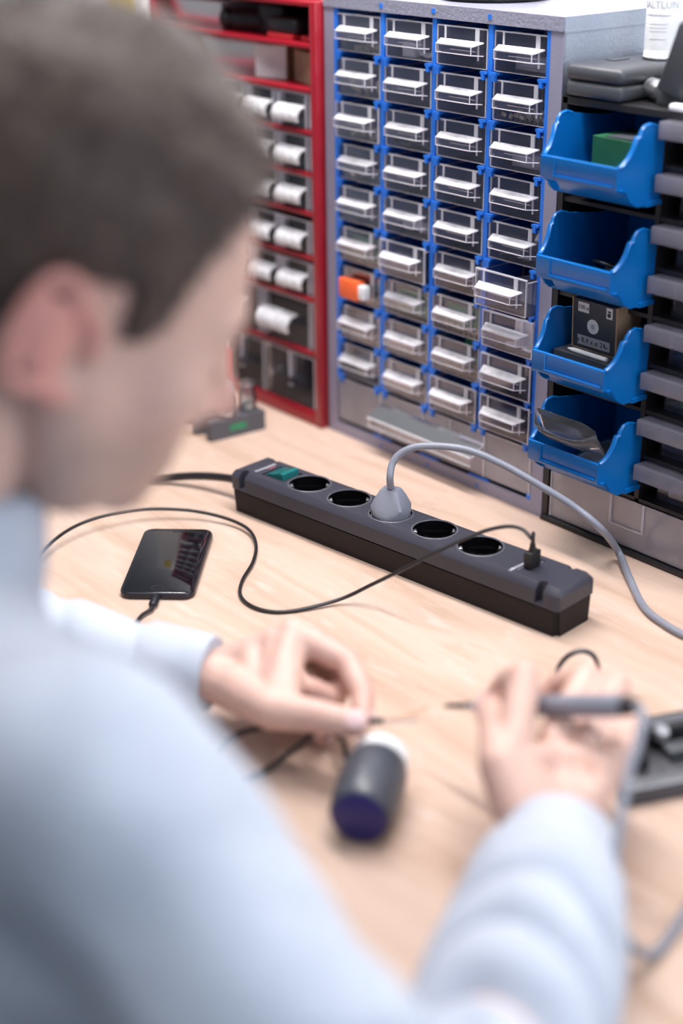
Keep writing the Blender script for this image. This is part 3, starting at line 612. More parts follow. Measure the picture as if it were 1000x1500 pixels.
blab = ['top blue open-front bin holding a green box', 'second blue bin from top with dark cables inside', 'third blue bin holding a dark washer carton', 'lowest blue bin with clear film hanging over its front']
BINZ = [.0580+.0876*k for k in (3, 2, 1, 0)]
for k, z in enumerate(BINZ):
    o = bin0 if k == 0 else dup(bin0, None)
    o.location = (.4015, .0015, z+.0115); o.rotation_euler = (0, 0, .0); tag(o, blab[k], 'bin', 'blue storage bins')
bz = [z+.0115+.0024 for z in BINZ]
gb = thing('green_box', 'green cardboard box inside the top blue bin', 'box', (.412, .012, bz[0]), (0, 0, -.05))
MB().box((0, 0, .0235), (.06, .05, .047), bevel=.0006).build('carton', 'green_box', gb); MB().box((.006, 0, .048), (.044, .048, .0016), (0, -.04, 0)).build('lid', 'box_dark', gb)
lo = thing('lower_carton', 'dark flat carton under the washer carton in third bin', 'box', (.4015, .005, bz[2]), (0, 0, 0))
MB().box((0, 0, .0148), (.076, .068, .0296), bevel=.0005).build('carton', 'box_dark', lo)
wb = thing('washer_carton', 'dark carton of washers with white print in the third bin', 'box', (.3945, .006, bz[2]+.0262), (.04, 0, -.02))
MB().box((0, 0, .027), (.051, .03, .046), bevel=.0005).build('carton', 'box_dark', wb)
MB().box((.0265, .001, .027), (.0022, .032, .047), bevel=.0004).build('carton_edge', 'card_brown', wb); MB().box((0, -.0005, .0035), (.051, .031, .0012)).build('carton_edge', 'card_brown', wb); MB().box((-.026, 0, .027), (.0012, .031, .047)).build('carton_edge', 'card_brown', wb)
yy = -.0153
MB().b2((-.0195, yy, .0385), (-.0065, yy+.0004, .0475)).build('label_white', 'card_white', wb); text_obj('lettering', '100 x', .0056, 'print_black', wb, (-.013, yy-.0002, .043), (math.pi/2, 0, 0))
MB().b2((-.0195, yy, .0075), (.0195, yy+.0004, .0165)).build('label_grey', 'label_grey', wb); text_obj('lettering', '\u00f8 8,4 x \u00f8 24', .0072, 'print_black', wb, (-.003, yy-.0002, .012), (math.pi/2, 0, 0)); text_obj('lettering', 'mm', .0030, 'print_black', wb, (.0155, yy-.0002, .0110), (math.pi/2, 0, 0))
MB().lathe([(.0026, 0), (.0068, 0), (.0068, .0004), (.0026, .0004), (.0026, 0)], (-.001, yy, .0272), (math.pi/2, 0, 0)).build('washer_print', 'card_white', wb); MB().cyl((-.001, yy, .0272), .0024, .0006, (math.pi/2, 0, 0)).build('washer_print', 'label_grey', wb)
MB().b2((.0145, yy, .0385), (.0215, yy+.0004, .0485)).build('label_white', 'card_white', wb); MB().cyl((.018, yy-.0002, .042), .002, .0005, (math.pi/2, 0, 0)).b2((.0165, yy-.0004, .0445), (.0200, yy, .0460)).build('bolt_print', 'print_black', wb)
pn = thing('steel_pen', 'slim copper-coloured pen lying in front of the washer carton', 'pen', (.402, -.0245, bz[2]+.0297), (0, 0, -.02))
MB().lathe([(0, -.026), (.0008, -.025), (.0022, -.018), (.0022, .022), (0, .023)], (0, 0, .0022), (0, math.pi/2, 0)).build('barrel', 'card_white', pn, 40)
for k in range(3):
    pts = spline([(.375+.01*k, .03, bz[1]+.003), (.385+.012*k, -.005+.01*k, bz[1]+.022), (.405+.008*k, -.018, bz[1]+.028-.004*k), (.425, -.002+.008*k, bz[1]+.018), (.43-.006*k, .02, bz[1]+.003)])
    one(MB().tube(pts, .0016, 8), 'coiled_wire', 'black_cable', 'black wire curled in the second blue bin', 'wire', 'wires in the second bin')
# clear film in and over the lowest bin
def film(name, label, pts, rows):
    bm = bmesh.new(); G = [[bm.verts.new(p) for p in row] for row in rows]
    for A, B in zip(G, G[1:]):
        for i in range(len(A)-1): bm.faces.new((A[i], A[i+1], B[i+1], B[i]))
    q = MB(); q.bm.free(); q.bm = bm; o = q.build(name, 'film', smooth=80); mo = o.modifiers.new('thickness', 'SOLIDIFY'); mo.thickness = .0003
    return tag(o, label, 'film')
z4 = bz[3]
rt = spline([aty(786, 597, -.047), aty(800, 601, -.046), aty(828, 611, -.045), aty(853, 620, -.044), aty(872, 632, -.046)], 4)
fl = spline([aty(783, 603, -.056), aty(785, 624, -.060), aty(820, 640, -.060), aty(845, 646, -.0585), aty(871, 639, -.055)], 4)
rows = []
for j in range(11):
    v = j/10; row = []
    for a_, b_ in zip(rt, fl):
        p = a_.lerp(b_, v); p = p+Vector((0, .010*math.sin(v*math.pi), -.020*math.sin(v*math.pi)**.8)); row.append(p)
    rows.append(row)
film('clear_film', 'curled clear plastic film draped over the front of lowest bin', None, rows)
fr_ = spline([aty(786, 624, -.0595), aty(820, 640, -.0597), aty(845, 646, -.0582), aty(872, 640, -.0545)], 5)
dn = spline([aty(800, 640, -.0475), aty(830, 652, -.0475), aty(862, 662, -.0475), aty(884, 668, -.0470)], 5)
film('clear_film', 'front fold of clear film tucked behind the lowest bin front', None, [[p.lerp(q_, t_)+Vector((0, .002*math.sin(t_*3), 0)) for p, q_ in zip(fr_, dn)] for t_ in (0, .33, .66, 1)])
rows = [[(.397+.046*u+.002*v, -.038+.05*v, z4+.020+.010*v+.003*math.sin(u*5)-.008*u) for u in np.linspace(0, 1, 9)] for v in np.linspace(0, 1, 7)]
film('clear_bag', 'flat clear bag lying in the lowest bin behind the film', None, rows)
# on top of the black cabinet
cs = thing('hard_case', 'dark grey hard plastic case on the black cabinet beside the grey one', 'case', (.3365, .0, BT), (0, 0, -.02))
MB().box((.033, .062, .0075), (.064, .128, .0135), bevel=.004, seg=3).build('lower_shell', 'case_grey', cs, 50); MB().box((.033, .062, .0215), (.066, .130, .0140), bevel=.0055, seg=3).build('upper_shell', 'case_grey', cs, 50)
MB().box((.018, .045, .0288), (.012, .02, .0012), bevel=.0004).build('latch', 'case_grey', cs); 
sb = thing('spray_can', 'white spray can with dark lettering standing on the hard case', 'spray can', (.379, .076, BT+.0290), (0, 0, .35))
MB().lathe([(0, 0), (.0155, 0), (.0165, .001), (.0165, .0022), (.0160, .0035), (.0163, .0055), (.0158, .0075), (.0160, .009), (.0160, .105), (.013, .114), (.008, .117), (0, .117)], n=48).build('can', 'white_plastic', sb, 40)
MB().lathe([(0, .117), (.0075, .117), (.0075, .130), (.006, .134), (0, .134)], n=24).build('cap', 'print_red', sb, 40)
MB().lathe([(.0166, .0008), (.0170, .0014), (.0166, .0020)], n=48).build('seam', 'dark_metal', sb, 40)
def wrap_text(body, size, z, m_, ang0=-math.pi/2):
    o = text_obj('lettering', body, size, m_, sb, (0, 0, 0), (0, 0, 0)); r = .01615
    for v in o.data.vertices:
        a = ang0+v.co.x/r; rr = r+v.co.z; v.co = Vector((rr*math.cos(a), rr*math.sin(a), z+v.co.y))
wrap_text('CAL', .0145, .058, 'print_black'); wrap_text('BALTLUN', .0085, .0460, 'label_grey')
for k, zz in enumerate((.0375, .0305, .0275, .0245, .0180)): wrap_text('----------------' if k else '============', .0032, zz, 'label_grey')
vc = thing('clamp_head', 'dark angular clamp head with steel joint on the black cabinet', 'clamp', (.433, .03, BT))
MB().box((.017, -.004, .040), (.030, .034, .060), (.15, .32, .35), bevel=.003).build('block', 'case_grey', vc, 40)
MB().lathe([(0, -.016), (.0085, -.016), (.0085, -.009), (.0065, -.008), (.0085, -.006), (.0085, .006), (.007, .012), (0, .012)], (-.020, .0, .0105), (0, math.pi/2, -.5)).build('joint', 'chrome_grey', vc, 40)
MB().ball((-.006, -.004, .0145), (.008, .008, .008)).build('ball_joint', 'metal', vc, 60); MB().box((.026, -.026, .003), (.016, .009, .006), bevel=.002).build('foot', 'white_plastic', vc, 40); MB().box((.012, 0, .008), (.04, .03, .016), bevel=.002).build('base', 'case_grey', vc, 40)

# ------------------------------------------------------------------ power strip
SL_, SW_, ST_ = .4034, .0533, .0446
ps = thing('power_strip', 'dark grey five-socket power strip lying across the bench', 'power strip', (.1147, -.2222, 0), (0, 0, .1173))
base = MB().prism([(.0022, .0), (SW_-.0022, 0), (SW_-.0002, .0236), (.0002, .0236)], .0015, SL_-.0015); bmesh.ops.bevel(base.bm, geom=[e for e in base.bm.edges if abs(e.verts[0].co.z-e.verts[1].co.z) > .01], offset=.004, segments=3, affect='EDGES')
base.build('base_shell', 'strip_base', ps, 40)
MB().b2((.003, .0015, .0234), (SL_-.003, SW_-.0015, .0252)).build('seam', 'dark_inside', ps)
tp = MB(); prof = [(0, .0250), (SW_, .0250), (SW_, .0385), (SW_-.0015, .0410), (SW_-.0055, ST_), (.0055, ST_), (.0015, .0410), (0, .0385)]
secs = [(0.0005, .0030, -.0055), (.0022, .0012, -.0030), (.0065, 0, 0), (SL_-.0065, 0, 0), (SL_-.0022, .0012, -.0030), (SL_-.0005, .0030, -.0055)]
rings = []
for (x, ins, dz) in secs:
    rings.append([tp.bm.verts.new((x-(.004*(1-((y-SW_/2)/(SW_/2))**2) if x < .1 else -.004*(1-((y-SW_/2)/(SW_/2))**2))*(1 if ins > 0 else .3), y+(ins if y < SW_/2 else -ins), z+(dz if z > .043 else dz*.4 if z > .040 else 0))) for y, z in prof])
for A, B in zip(rings, rings[1:]):
    for k in range(len(prof)): tp.bm.faces.new((A[k], A[(k+1) % len(prof)], B[(k+1) % len(prof)], B[k]))
tp.bm.faces.new(rings[0][::-1]); tp.bm.faces.new(rings[-1])
tme = tp.mesh('top')
U = [.0863+.0531*k for k in range(5)]; WC = SW_/2
cuts = [MB().cyl((u, WC, ST_), .0203, .036, n=40).mesh('c') for u in U]
for u in (.0175, SL_-.0205):
    for y, s in ((0, -1), (SW_, 1)):
        cuts.append(MB().cyl((u, y-s*.0055, .0365), .0042, .02, n=20).mesh('c')); cuts.append(MB().b2((u-.0042, y-s*.0055, .0265), (u+.0042, y+s*.01, .0465)).mesh('c'))
cuts.append(MB().b2((.0335, .0115, .0425), (.0645, .0395, .06)).mesh('c'))
for y in (.0240, .0365): cuts.append(MB().b2((.3545, y-.0065+.0013, .036), (.3595, y+.0065-.0013, .06)).mesh('c'))
tme = boolean(tme, cuts); tme.materials.clear(); tme.materials.append(M['strip_top']); shade(tme, 30)
to = put(bpy.data.objects.new('top_shell', tme), ps)
sk0 = None
for k, u in enumerate(U):
    if sk0 is None:
        q = MB().lathe([(.0200, .0002), (.0200, -.0165), (0, -.0165)], n=48)
        q.lathe([(.0062, -.0163), (.0062, -.0100), (0, -.0100)], n=20)
        sk0 = q.build('socket', 'socket_black', ps, 40, loc=(u, WC, ST_))
        MB().lathe([(.0198, .0), (.0200, .0006), (.0212, .0008), (.0218, .0002), (.0218, -.0003)], n=48).build('ring', 'ring_gloss', sk0, 60)
        for s in (-1, 1):
            MB().box((.0170*math.cos(.75)*s, .0170*math.sin(.75)*s, -.0050), (.0036, .0062, .0095), (0, .18*s, .75), bevel=.0012).build('earth_contact', 'metal', sk0, 40)
            MB().cyl((-.0095*s*math.sin(.75), .0095*s*math.cos(.75), -.0158), .0026, .0014, n=16).build('pin_hole', 'dark_inside', sk0)
    else: dup(sk0, ps, (u, WC, ST_))
sw = MB().prism([(.0125, .0430), (.0385, .0430), (.0385, .0436), (.0125, .0436)], .0345, .0635).build('switch_well', 'dark_inside', ps)
MB().prism([(0, 0), (.0005, .0062), (.0035, .0072), (.013, .0040), (.0225, .0022), (.0225, 0)], 0, .022, (.0605, .0155, .0432), (0, 0, math.pi/2)).build('rocker_switch', 'switch_teal', ps, 30)
# USB bay, lettering
for y in (.0240, .0365): MB().b2((.3556, y-.0050, .0385), (.3584, y+.0050, .0440)).build('usb_port', 'metal' if y > .03 else 'dark_inside', ps)
text_obj('lettering', 'USB-Charger', .0042, 'print_white', ps, (.3475, .0165, ST_+.00005), (0, 0, math.pi/2)); text_obj('lettering', '5V = 2,4A', .0022, 'label_grey', ps, (.3515, .0165, ST_+.00005), (0, 0, math.pi/2))
text_obj('lettering', 'brennenstuhl', .0052, 'print_white', ps, (.0245, WC, ST_+.00005), (0, 0, math.pi/2))
text_obj('lettering', 'Premium', .0040, 'print_red', ps, (.0205, WC-.004, ST_-.0003), (0, 0, math.pi/2)); text_obj('lettering', 'Line', .0046, 'print_red', ps, (.0292, WC+.004, ST_+.00005), (0, 0, math.pi/2))
cp = spline([(0.001, WC, .020), (-.03, WC-.003, .019), (-.07, WC-.012, .013), (-.11, WC-.032, .006), (-.17, WC-.075, .0045), (-.26, WC-.12, .0045), (-.42, WC-.10, .0045), (-.62, WC-.02, .0045), (-.80, WC+.10, .0045), (-.95, WC+.22, .0045), (-1.05, WC+.32, .0045)])
MB().tube(cp, .0042, 10).build('mains_lead', 'black_cable', ps, 60); MB().tube([(0.0, WC, .020), (-.008, WC-.0005, .020), (-.016, WC-.001, .0197)], [.0062, .0056, .0046], 12).build('strain_relief', 'black_cable', ps, 60)
PSM = wmat(ps)
# grey earthed plug in the middle socket
pg = thing('mains_plug', 'light grey mains plug with grey cable in the middle socket', 'plug', PSM @ Vector((U[2], WC, ST_-.0160)), (0, 0, .1173+.30))
def loft(secs, n=24):
    q = MB(); R = []
    for (rx, ry, z, pw, ox) in secs:
        ring = []
        for k in range(n):
            a = 2*math.pi*(k+.5)/n; c, s = math.cos(a), math.sin(a)
            ring.append(q.bm.verts.new((ox+rx*math.copysign(abs(c)**pw, c), ry*math.copysign(abs(s)**pw, s), z)))
        R.append(ring)
    for A, B in zip(R, R[1:]):
        for k in range(n): q.bm.faces.new((A[k], A[(k+1) % n], B[(k+1) % n], B[k]))
    q.bm.faces.new(R[0][::-1]); q.bm.faces.new(R[-1]); return q
loft([(.0175, .0175, .0, 1, 0), (.0182, .0182, .001, 1, 0), (.0182, .0182, .0175, 1, 0), (.0183, .0178, .0200, .85, 0), (.0172, .0150, .0250, .5, 0), (.0125, .0108, .0345, .42, 0), (.0092, .0078, .0400, .40, 0), (.0082, .0070, .0412, .40, 0)], 32).build('body', 'grey_cable', pg, 28)
for k in range(4): MB().box((.0142-.0019*k, 0, .0270+.0029*k), (.0022, .0150-.002*k, .0011), (0, -.62, 0), bevel=.0003).build('grip_rib', 'grey_cable', pg)
cabp = [PSM @ Vector((U[2], WC, .0685)), aty(571, 700, -.178), aty(575, 678, -.172), aty(590, 662, -.163), aty(620, 653.5, -.150), aty(680, 658, -.128), aty(735, 680, -.108), aty(790, 711, -.090), aty(840, 742, -.072), aty(880, 775, -.060), atz(905, 808, .011), atz(922, 848, .0045), atz(942, 888, .0036), atz(968, 911, .0036), atz(1010, 934, .0036), atz(1090, 960, .0036)]
MB().tube(spline(cabp, 8), .0034, 12).build('cable', 'grey_cable', pg, 60, world=True)
MB().tube([PSM @ Vector((U[2], WC, .0655)), PSM @ Vector((U[2], WC, .0715))], [.0048, .0040], 12).build('strain_relief', 'grey_cable', pg, 60, world=True)
# ------------------------------------------------------------------ phone and its cable
PHX, PHY, PHA = .2104, -.4146, .8247; pw_, pl_, pt_, pr_ = .0673, .1384, .0073, .0105
phn = thing('smartphone', 'black smartphone with dark glossy screen lying on the bench', 'phone', (PHX, PHY, .0), (0, 0, PHA))
def rrect(w0, l0, w1, l1, r, n=8):
    o = []
    for cx, cy, a0 in ((w1-r, l1-r, 0), (w0+r, l1-r, 90), (w0+r, l0+r, 180), (w1-r, l0+r, 270)):
        for k in range(n+1): a = math.radians(a0+90*k/n); o.append((cx+r*math.cos(a), cy+r*math.sin(a)))
    return o
def rslab(layers, r):
    q = MB(); R = []
    for ins, z in layers: R.append([q.bm.verts.new((x, y, z)) for x, y in rrect(ins, ins, pw_-ins, pl_-ins, max(.001, r-ins))])
    for A, B in zip(R, R[1:]):
        for k in range(len(A)): q.bm.faces.new((A[k], A[(k+1) % len(A)], B[(k+1) % len(A)], B[k]))
    q.bm.faces.new(R[0][::-1]); q.bm.faces.new(R[-1]); return q
rslab([(.0016, .0002), (.0005, .0010), (0, .0022), (0, .0052), (.0004, .0062), (.0010, .0067)], pr_).build('frame', 'phone_frame', phn, 60)
rslab([(.0008, .0064), (.0010, .0070), (.0017, .0073)], pr_).build('screen_glass', 'phone_glass', phn, 30)
MB().lathe([(.0048, 0), (.0056, .0001), (.0056, .0003), (.0050, .0003), (.0048, 0)], (pw_/2, .0095, .0072), n=32).build('home_button', 'phone_frame', phn, 40)
MB().b2((pw_/2-.0055, pl_-.0085, .00725), (pw_/2+.0055, pl_-.0072, .00738)).build('speaker_slot', 'phone_frame', phn)
for s in (-1, 1):
    for k in range(7): MB().cyl((pw_/2+s*(.0095+.0023*k), .0002, .0036), .0007, .0008, (math.pi/2, 0, 0), 8).build('grille_hole', 'dark_inside', phn)
PM = wmat(phn); cdir = -1
usb = thing('charging_cable', 'thin black charging cable winding from the power strip to the phone', 'cable', PM @ Vector((pw_/2, -.012, 0)))
def pz(l): return [atz(x, y, z) for x, y, z in l]
up = PSM @ Vector((.357, .0240, ST_+.0215))
path = [up, up+Vector((0, 0, .010))]+pz([(779, 789, .083), (766, 776, .088), (745, 771, .088), (712, 777, .082), (672, 793, .0715), (634, 811, .0600), (590, 834, .043), (545, 856, .0215), (500, 877, .0060), (440, 893, .0022), (400, 896, .0022), (369, 888, .0022), (352, 872, .0022), (355, 850, .0022), (370, 824, .003), (375, 800, .004), (367, 779, .005), (346, 765, .006), (312, 754, .008), (270, 747, .010), (212, 746, .012), (155, 755, .013), (110, 771, .012), (75, 795, .010), (52, 823, .007), (42, 850, .004), (60, 885, .0022), (105, 915, .0022), (155, 927, .0022), (192, 917, .0024), (208, 901, .003)])
e1 = PM @ Vector((pw_/2, -.024, .0036)); e2 = PM @ Vector((pw_/2, -.016, .0038)); path += [e1, e2]
MB().tube(spline(path, 8), .0017, 10).build('lead', 'black_cable', usb, 60, world=True)
MB().tube([PM @ Vector((pw_/2, y, .0038)) for y in (-.020, -.0165, -.016, -.0008)], [(.0024, .0022), (.0029, .0026), (.0040, .0028), (.0040, .0028)], 16, flat=(0, 0, 1)).build('phone_connector', 'phone_frame', usb, 40, world=True)
q = MB(); q.X = PSM; q.box((.357, .0240, ST_+.0078), (.0078, .0150, .0150), bevel=.0009); q.box((.357, .0240, ST_-.003), (.0026, .0096, .007)); q.build('usb_plug', 'black_plastic', usb, 40, world=True)
q = MB(); q.X = PSM; q.tube([(.357, .024, ST_+.0150), (.357, .024, ST_+.0225)], [.0034, .0022], 12); q.build('strain_relief', 'black_cable', usb, 60, world=True)
# ------------------------------------------------------------------ holder with vials
hz = .0225
hp = [(-.0528, -.1285), (-.0475, -.0560), (-.0800, -.0520), (-.0915, -.1280), (-.0835, -.1280), (-.0720, -.1040), (-.0620, -.1285)]
hl = thing('vial_holder', 'dark grey notched vial holder with green mark on the bench', 'holder', (-.07, -.09, 0))
q = MB(); A = [q.bm.verts.new((x+.07, y+.09, .0)) for x, y in hp]; B = [q.bm.verts.new((x+.07, y+.09, hz)) for x, y in hp]
q.bm.faces.new(A[::-1]); q.bm.faces.new(B)
for k in range(7): q.bm.faces.new((A[k], A[(k+1) % 7], B[(k+1) % 7], B[k]))
q.build('block', 'grey_print', hl)
MB().b2((.0195, -.012, .008), (.0206, .010, .015)).build('green_mark', 'green_card', hl, rot=(0, 0, -.065))
def vial(loc, label, capm, cap):
    v = thing('glass_vial', label, 'vial', loc, group='glass vials in the grey holder')
    MB().lathe([(0, 0), (.0095, 0), (.0105, .001), (.0105, .021), (.0085, .025), (.0085, .031), (.0076, .031), (.0076, .025), (.0095, .021), (.0095, .0015), (0, .0015)], n=28).build('glass', 'glass', v, 50)
    MB().lathe(cap, n=28).build('cap', capm, v, 50); MB().lathe([(0, .0018), (.0092, .0018), (.0092, .008), (0, .008)], n=24).build('contents', 'chrome_grey', v, 40); return v
vial((-.0625, -.1000, hz), 'domed glass vial at the notched end of the grey holder', 'frosted_pale', [(.0088, .028), (.0090, .034), (.0075, .039), (.004, .0415), (0, .042)])
vial((-.0640, -.0690, hz), 'open-necked glass vial at the red cabinet end of the holder', 'chrome_grey', [(.0086, .0305), (.0096, .0305), (.0096, .033), (.0086, .033), (.0086, .0305)])
st = thing('red_stick', 'red screwdriver leaning behind the glass vials', 'screwdriver', (-.098, -.072, 0), (0, .0, 0))
MB().lathe([(0, .0), (.003, 0), (.003, .030), (.0055, .032), (.0065, .045), (.0060, .085), (.004, .090), (0, .091)], n=10).build('handle', 'red_plastic', st, 40); MB().cyl((0, 0, .094), .0022, .01).build('end_cap', 'white_plastic', st)
nb = thing('navy_box', 'small navy blue box partly behind the man beside the vials', 'box', (-.128, -.098, 0), (0, 0, .3))
MB().box((0, 0, .014), (.045, .03, .028), bevel=.003).build('body', 'navy', nb, 40); MB().box((0, 0, .0285), (.046, .031, .003), bevel=.001).build('lid', 'navy', nb, 40)
# ------------------------------------------------------------------ cylindrical actuator with its cable
Pa = atz(526, 1198, .0215); Pb = atz(562, 1098, .0235); ax = (Pb-Pa); Ln = ax.length; ax.normalize()
print('actuator', Pa, Pb, Ln)
ac = thing('valve_actuator', 'dark grey barrel-shaped actuator with blue end disc and white collar', 'actuator', (Pa.x, Pa.y, 0)); LA = .060
rot = ax.to_track_quat('Z', 'Y').to_matrix(); lc = (0, 0, Pa.z)
MB().lathe([(.0185, .0), (.0200, .0005), (.0212, .003), (.0228, .022), (.0235, .040), (.0228, .052), (.0205, LA), (0, LA)], lc, rot, 40).build('barrel', 'actuator', ac, 50)
MB().lathe([(0, .0008), (.0182, .0008), (.0188, -.0004), (.0178, -.0010), (0, -.0012)][::-1], lc, rot, 40).build('end_disc', 'actuator_blue', ac, 50)
q = MB().lathe([(0, LA), (.0195, LA), (.0200, LA+.002), (.0200, LA+.012), (.0175, LA+.0145), (.012, LA+.015), (0, LA+.015)], lc, rot, 40); q.build('collar', 'white_plastic', ac, 50)
for k in range(24):
    a = 2*math.pi*k/24; MB().box(Vector(lc)+rot @ Vector((.0201*math.cos(a), .0201*math.sin(a), LA+.007)), (.0012, .0012, .009), rot).build('collar_rib', 'white_plastic', ac)
lg = rot @ Vector((0, 0, 0))
text_obj('logo', 'a', .012, 'label_grey', ac, Vector((0, 0, Pa.z))+rot @ Vector((0, 0, .030))+Vector((.004, -.008, .0222)), (math.radians(18), 0, .85))
ent = Vector((Pa.x, Pa.y, Pa.z))+ax*.050+Vector((-.020, -.008, .004))
cpath = [ent, atz(503, 1088, .030), atd(492, 1076, 1.105), atd(470, 1062, 1.095), atd(447, 1085, 1.085), atz(420, 1105, .010), atz(395, 1125, .0045), atz(350, 1140, .003), atz(320, 1110, .003), atd(350, 1075, 1.10), atd(420, 1063, 1.09), atd(480, 1060, 1.078), atd(520, 1057, 1.070), atd(545, 1056, 1.068), atd(562, 1056, 1.067)]
cb_ = MB().tube(spline(cpath, 8), .0022, 10).build('cable', 'black_cable', ac, 60, world=True)
MB().tube(spline([atd(556, 1056, 1.067), atd(585, 1051, 1.068), atd(606, 1044, 1.07), atd(628, 1034, 1.072)]), .0007, 8).build('wire', 'sock_wire', ac, 60, world=True)
MB().tube(spline([atd(556, 1056, 1.067), atd(580, 1056, 1.066), atd(612, 1055, 1.066)]), .0007, 8).build('wire', 'grey_cable', ac, 60, world=True)
# ------------------------------------------------------------------ soldering iron
Tp = atd(648, 1034, 1.070); Ep = atd(925, 1034, .938); dv = (Ep-Tp); Li = dv.length; dv.normalize(); ri = dv.to_track_quat('Z', 'Y').to_matrix()
print('iron', Tp, Ep, Li)
si = thing('soldering_iron', 'pen-shaped soldering iron with grey handle held in the right hand', 'soldering iron', Tp)
MB().lathe([(0, 0), (.0006, .001), (.0018, .006), (.0022, .028), (0, .028)], (0, 0, 0), ri, 16).build('tip', 'dark_metal', si, 40)
MB().lathe([(0, .027), (.0030, .027), (.0030, .050), (.0055, .052), (.0055, .056), (0, .056)], (0, 0, 0), ri, 16).build('heater_barrel', 'chrome_grey', si, 40)
MB().lathe([(0, .055), (.0070, .055), (.0078, .058), (.0078, .085), (.0072, .10), (.0078, Li-.012), (.0070, Li-.006), (0, Li-.006)], (0, 0, 0), ri, 24).build('handle', 'grey_cable', si, 40)
MB().lathe([(0, Li-.007), (.0066, Li-.007), (.0060, Li), (.0042, Li+.004), (0, Li+.004)], (0, 0, 0), ri, 20).build('end_cap', 'black_plastic', si, 40)
ic_ = [Ep, atd(940, 1044, .930), atd(936, 1080, .918), atd(921, 1130, .905), atd(910, 1190, .890), atd(902, 1250, .876), atd(899, 1300, .872), atd(905, 1345, .885), atz(925, 1385, .02), atz(955, 1398, .006), atz(985, 1365, .004), atz(1010, 1325, .004), atz(1060, 1240, .004)]
MB().tube(spline(ic_, 8), .0031, 10).build('lead', 'grey_cable', si, 60, world=True)
lp = [atz(808, 1010, .003), atz(815, 984, .010), atz(828, 964, .022), atz(848, 954, .028), atz(866, 958, .026), atz(876, 975, .014), atz(880, 1000, .003), atz(905, 1040, .003)]
one(MB().tube(spline(lp, 8), .0021, 10), 'cable_loop', 'dark_metal', 'small dark cable loop standing behind the right hand fingers', 'cable', smooth=60)
# ------------------------------------------------------------------ dark holding tool at the right edge
ga = atz(922, 1183, 0); gb_ = atz(1000, 1168, 0); ang = math.atan2(gb_.y-ga.y, gb_.x-ga.x)
hv = thing('board_vise', 'dark metal board vise at the right edge behind the right hand', 'vise', (ga.x, ga.y, 0), (0, 0, ang))
MB().box((.08, .006, .0065), (.17, .012, .013), bevel=.0012).build('front_bar', 'case_grey', hv, 40)
MB().box((.08, .0055, .0136), (.168, .010, .0012), bevel=.0004).build('scale_strip', 'chrome_grey', hv)
MB().box((.085, .038, .005), (.16, .05, .010), bevel=.0015).build('bed', 'dark_metal', hv, 40)
MB().box((.088, .060, .0125), (.15, .018, .025), bevel=.0015).build('rear_jaw', 'black_plastic', hv, 40); MB().box((.092, .060, .0256), (.13, .008, .0012)).build('jaw_edge', 'chrome_grey', hv)
MB().box((.020, .040, .016), (.014, .03, .020), bevel=.002).build('slide_block', 'black_plastic', hv, 40); MB().box((.095, .036, .013), (.10, .014, .012), bevel=.002).build('slide_block', 'case_grey', hv, 40)
for (x, y, z) in ((.022, .042, .0285), (.048, .050, .0215)): MB().lathe([(0, -.004), (.0055, -.004), (.0065, -.002), (.0065, .002), (.0050, .004), (0, .004)], (x, y, z), (.5, .2, 0), 16).build('knob', 'chrome_grey', hv, 40)

# ------------------------------------------------------------------ the man at the bench
man = thing('person', 'man in light blue-grey sweatshirt bent over the bench holding wire and soldering iron', 'person', (.47, -.90, FL))
HO = Vector((.5560, -.6350, .3960)); HS = 1.02
HR = Matrix.Rotation(-.255, 3, 'Z') @ Matrix.Rotation(-.47, 3, 'X') @ Matrix.Rotation(.18, 3, 'Y')
def smin(a, b, k): h_ = np.clip(.5+.5*(b-a)/k, 0, 1); return b*(1-h_)+a*h_-k*h_*(1-h_)
def smax(a, b, k): return -smin(-a, -b, k)
def ell(p, c, r): q = (p-np.array(c))/np.array(r); k0 = np.linalg.norm(q, axis=1); k1 = np.linalg.norm(q/np.array(r), axis=1)+1e-9; return k0*(k0-1)/k1
def sph(p, c, r): return np.linalg.norm(p-np.array(c), axis=1)-r
def cap(p, a, b, ra, rb=None):
    rb = ra if rb is None else rb; a = np.array(a); b = np.array(b); ab = b-a; t = np.clip(((p-a)@ab)/(ab@ab), 0, 1); return np.linalg.norm(p-a-t[:, None]*ab, axis=1)-(ra+(rb-ra)*t)
def head_sdf(p):
    d = ell(p, (0, -.014, .043), (.0765, .097, .088))
    d = smin(d, ell(p, (0, .032, -.012), (.063, .064, .088)), .03)
    d = smin(d, ell(p, (0, .042, -.066), (.052, .050, .046)), .03); d = smin(d, sph(p, (0, .081, -.097), .017), .022)
    for s in (-1, 1):
        d = smin(d, sph(p, (s*.046, .056, -.018), .020), .025); d = smin(d, cap(p, (s*.058, .006, -.03), (s*.045, .03, -.085), .014), .03)
        d = smax(d, -sph(p, (s*.034, .112, .002), .024), .016); d = smin(d, sph(p, (s*.032, .0755, .003), .0130), .004)
        d = smin(d, cap(p, (s*.008, .088, .0235), (s*.044, .072, .024), .0085, .007), .016)
        d = smin(d, sph(p, (s*.0125, .099, -.036), .0078), .008)
    d = smin(d, cap(p, (0, .090, .014), (0, .110, -.028), .0075, .0100), .010); d = smin(d, sph(p, (0, .1150, -.030), .0095), .008)
    d = smin(d, cap(p, (-.017, .088, -.066), (.017, .088, -.066), .0075), .008); d = smin(d, cap(p, (-.015, .087, -.0765), (.015, .087, -.0765), .0082), .008)
    return d
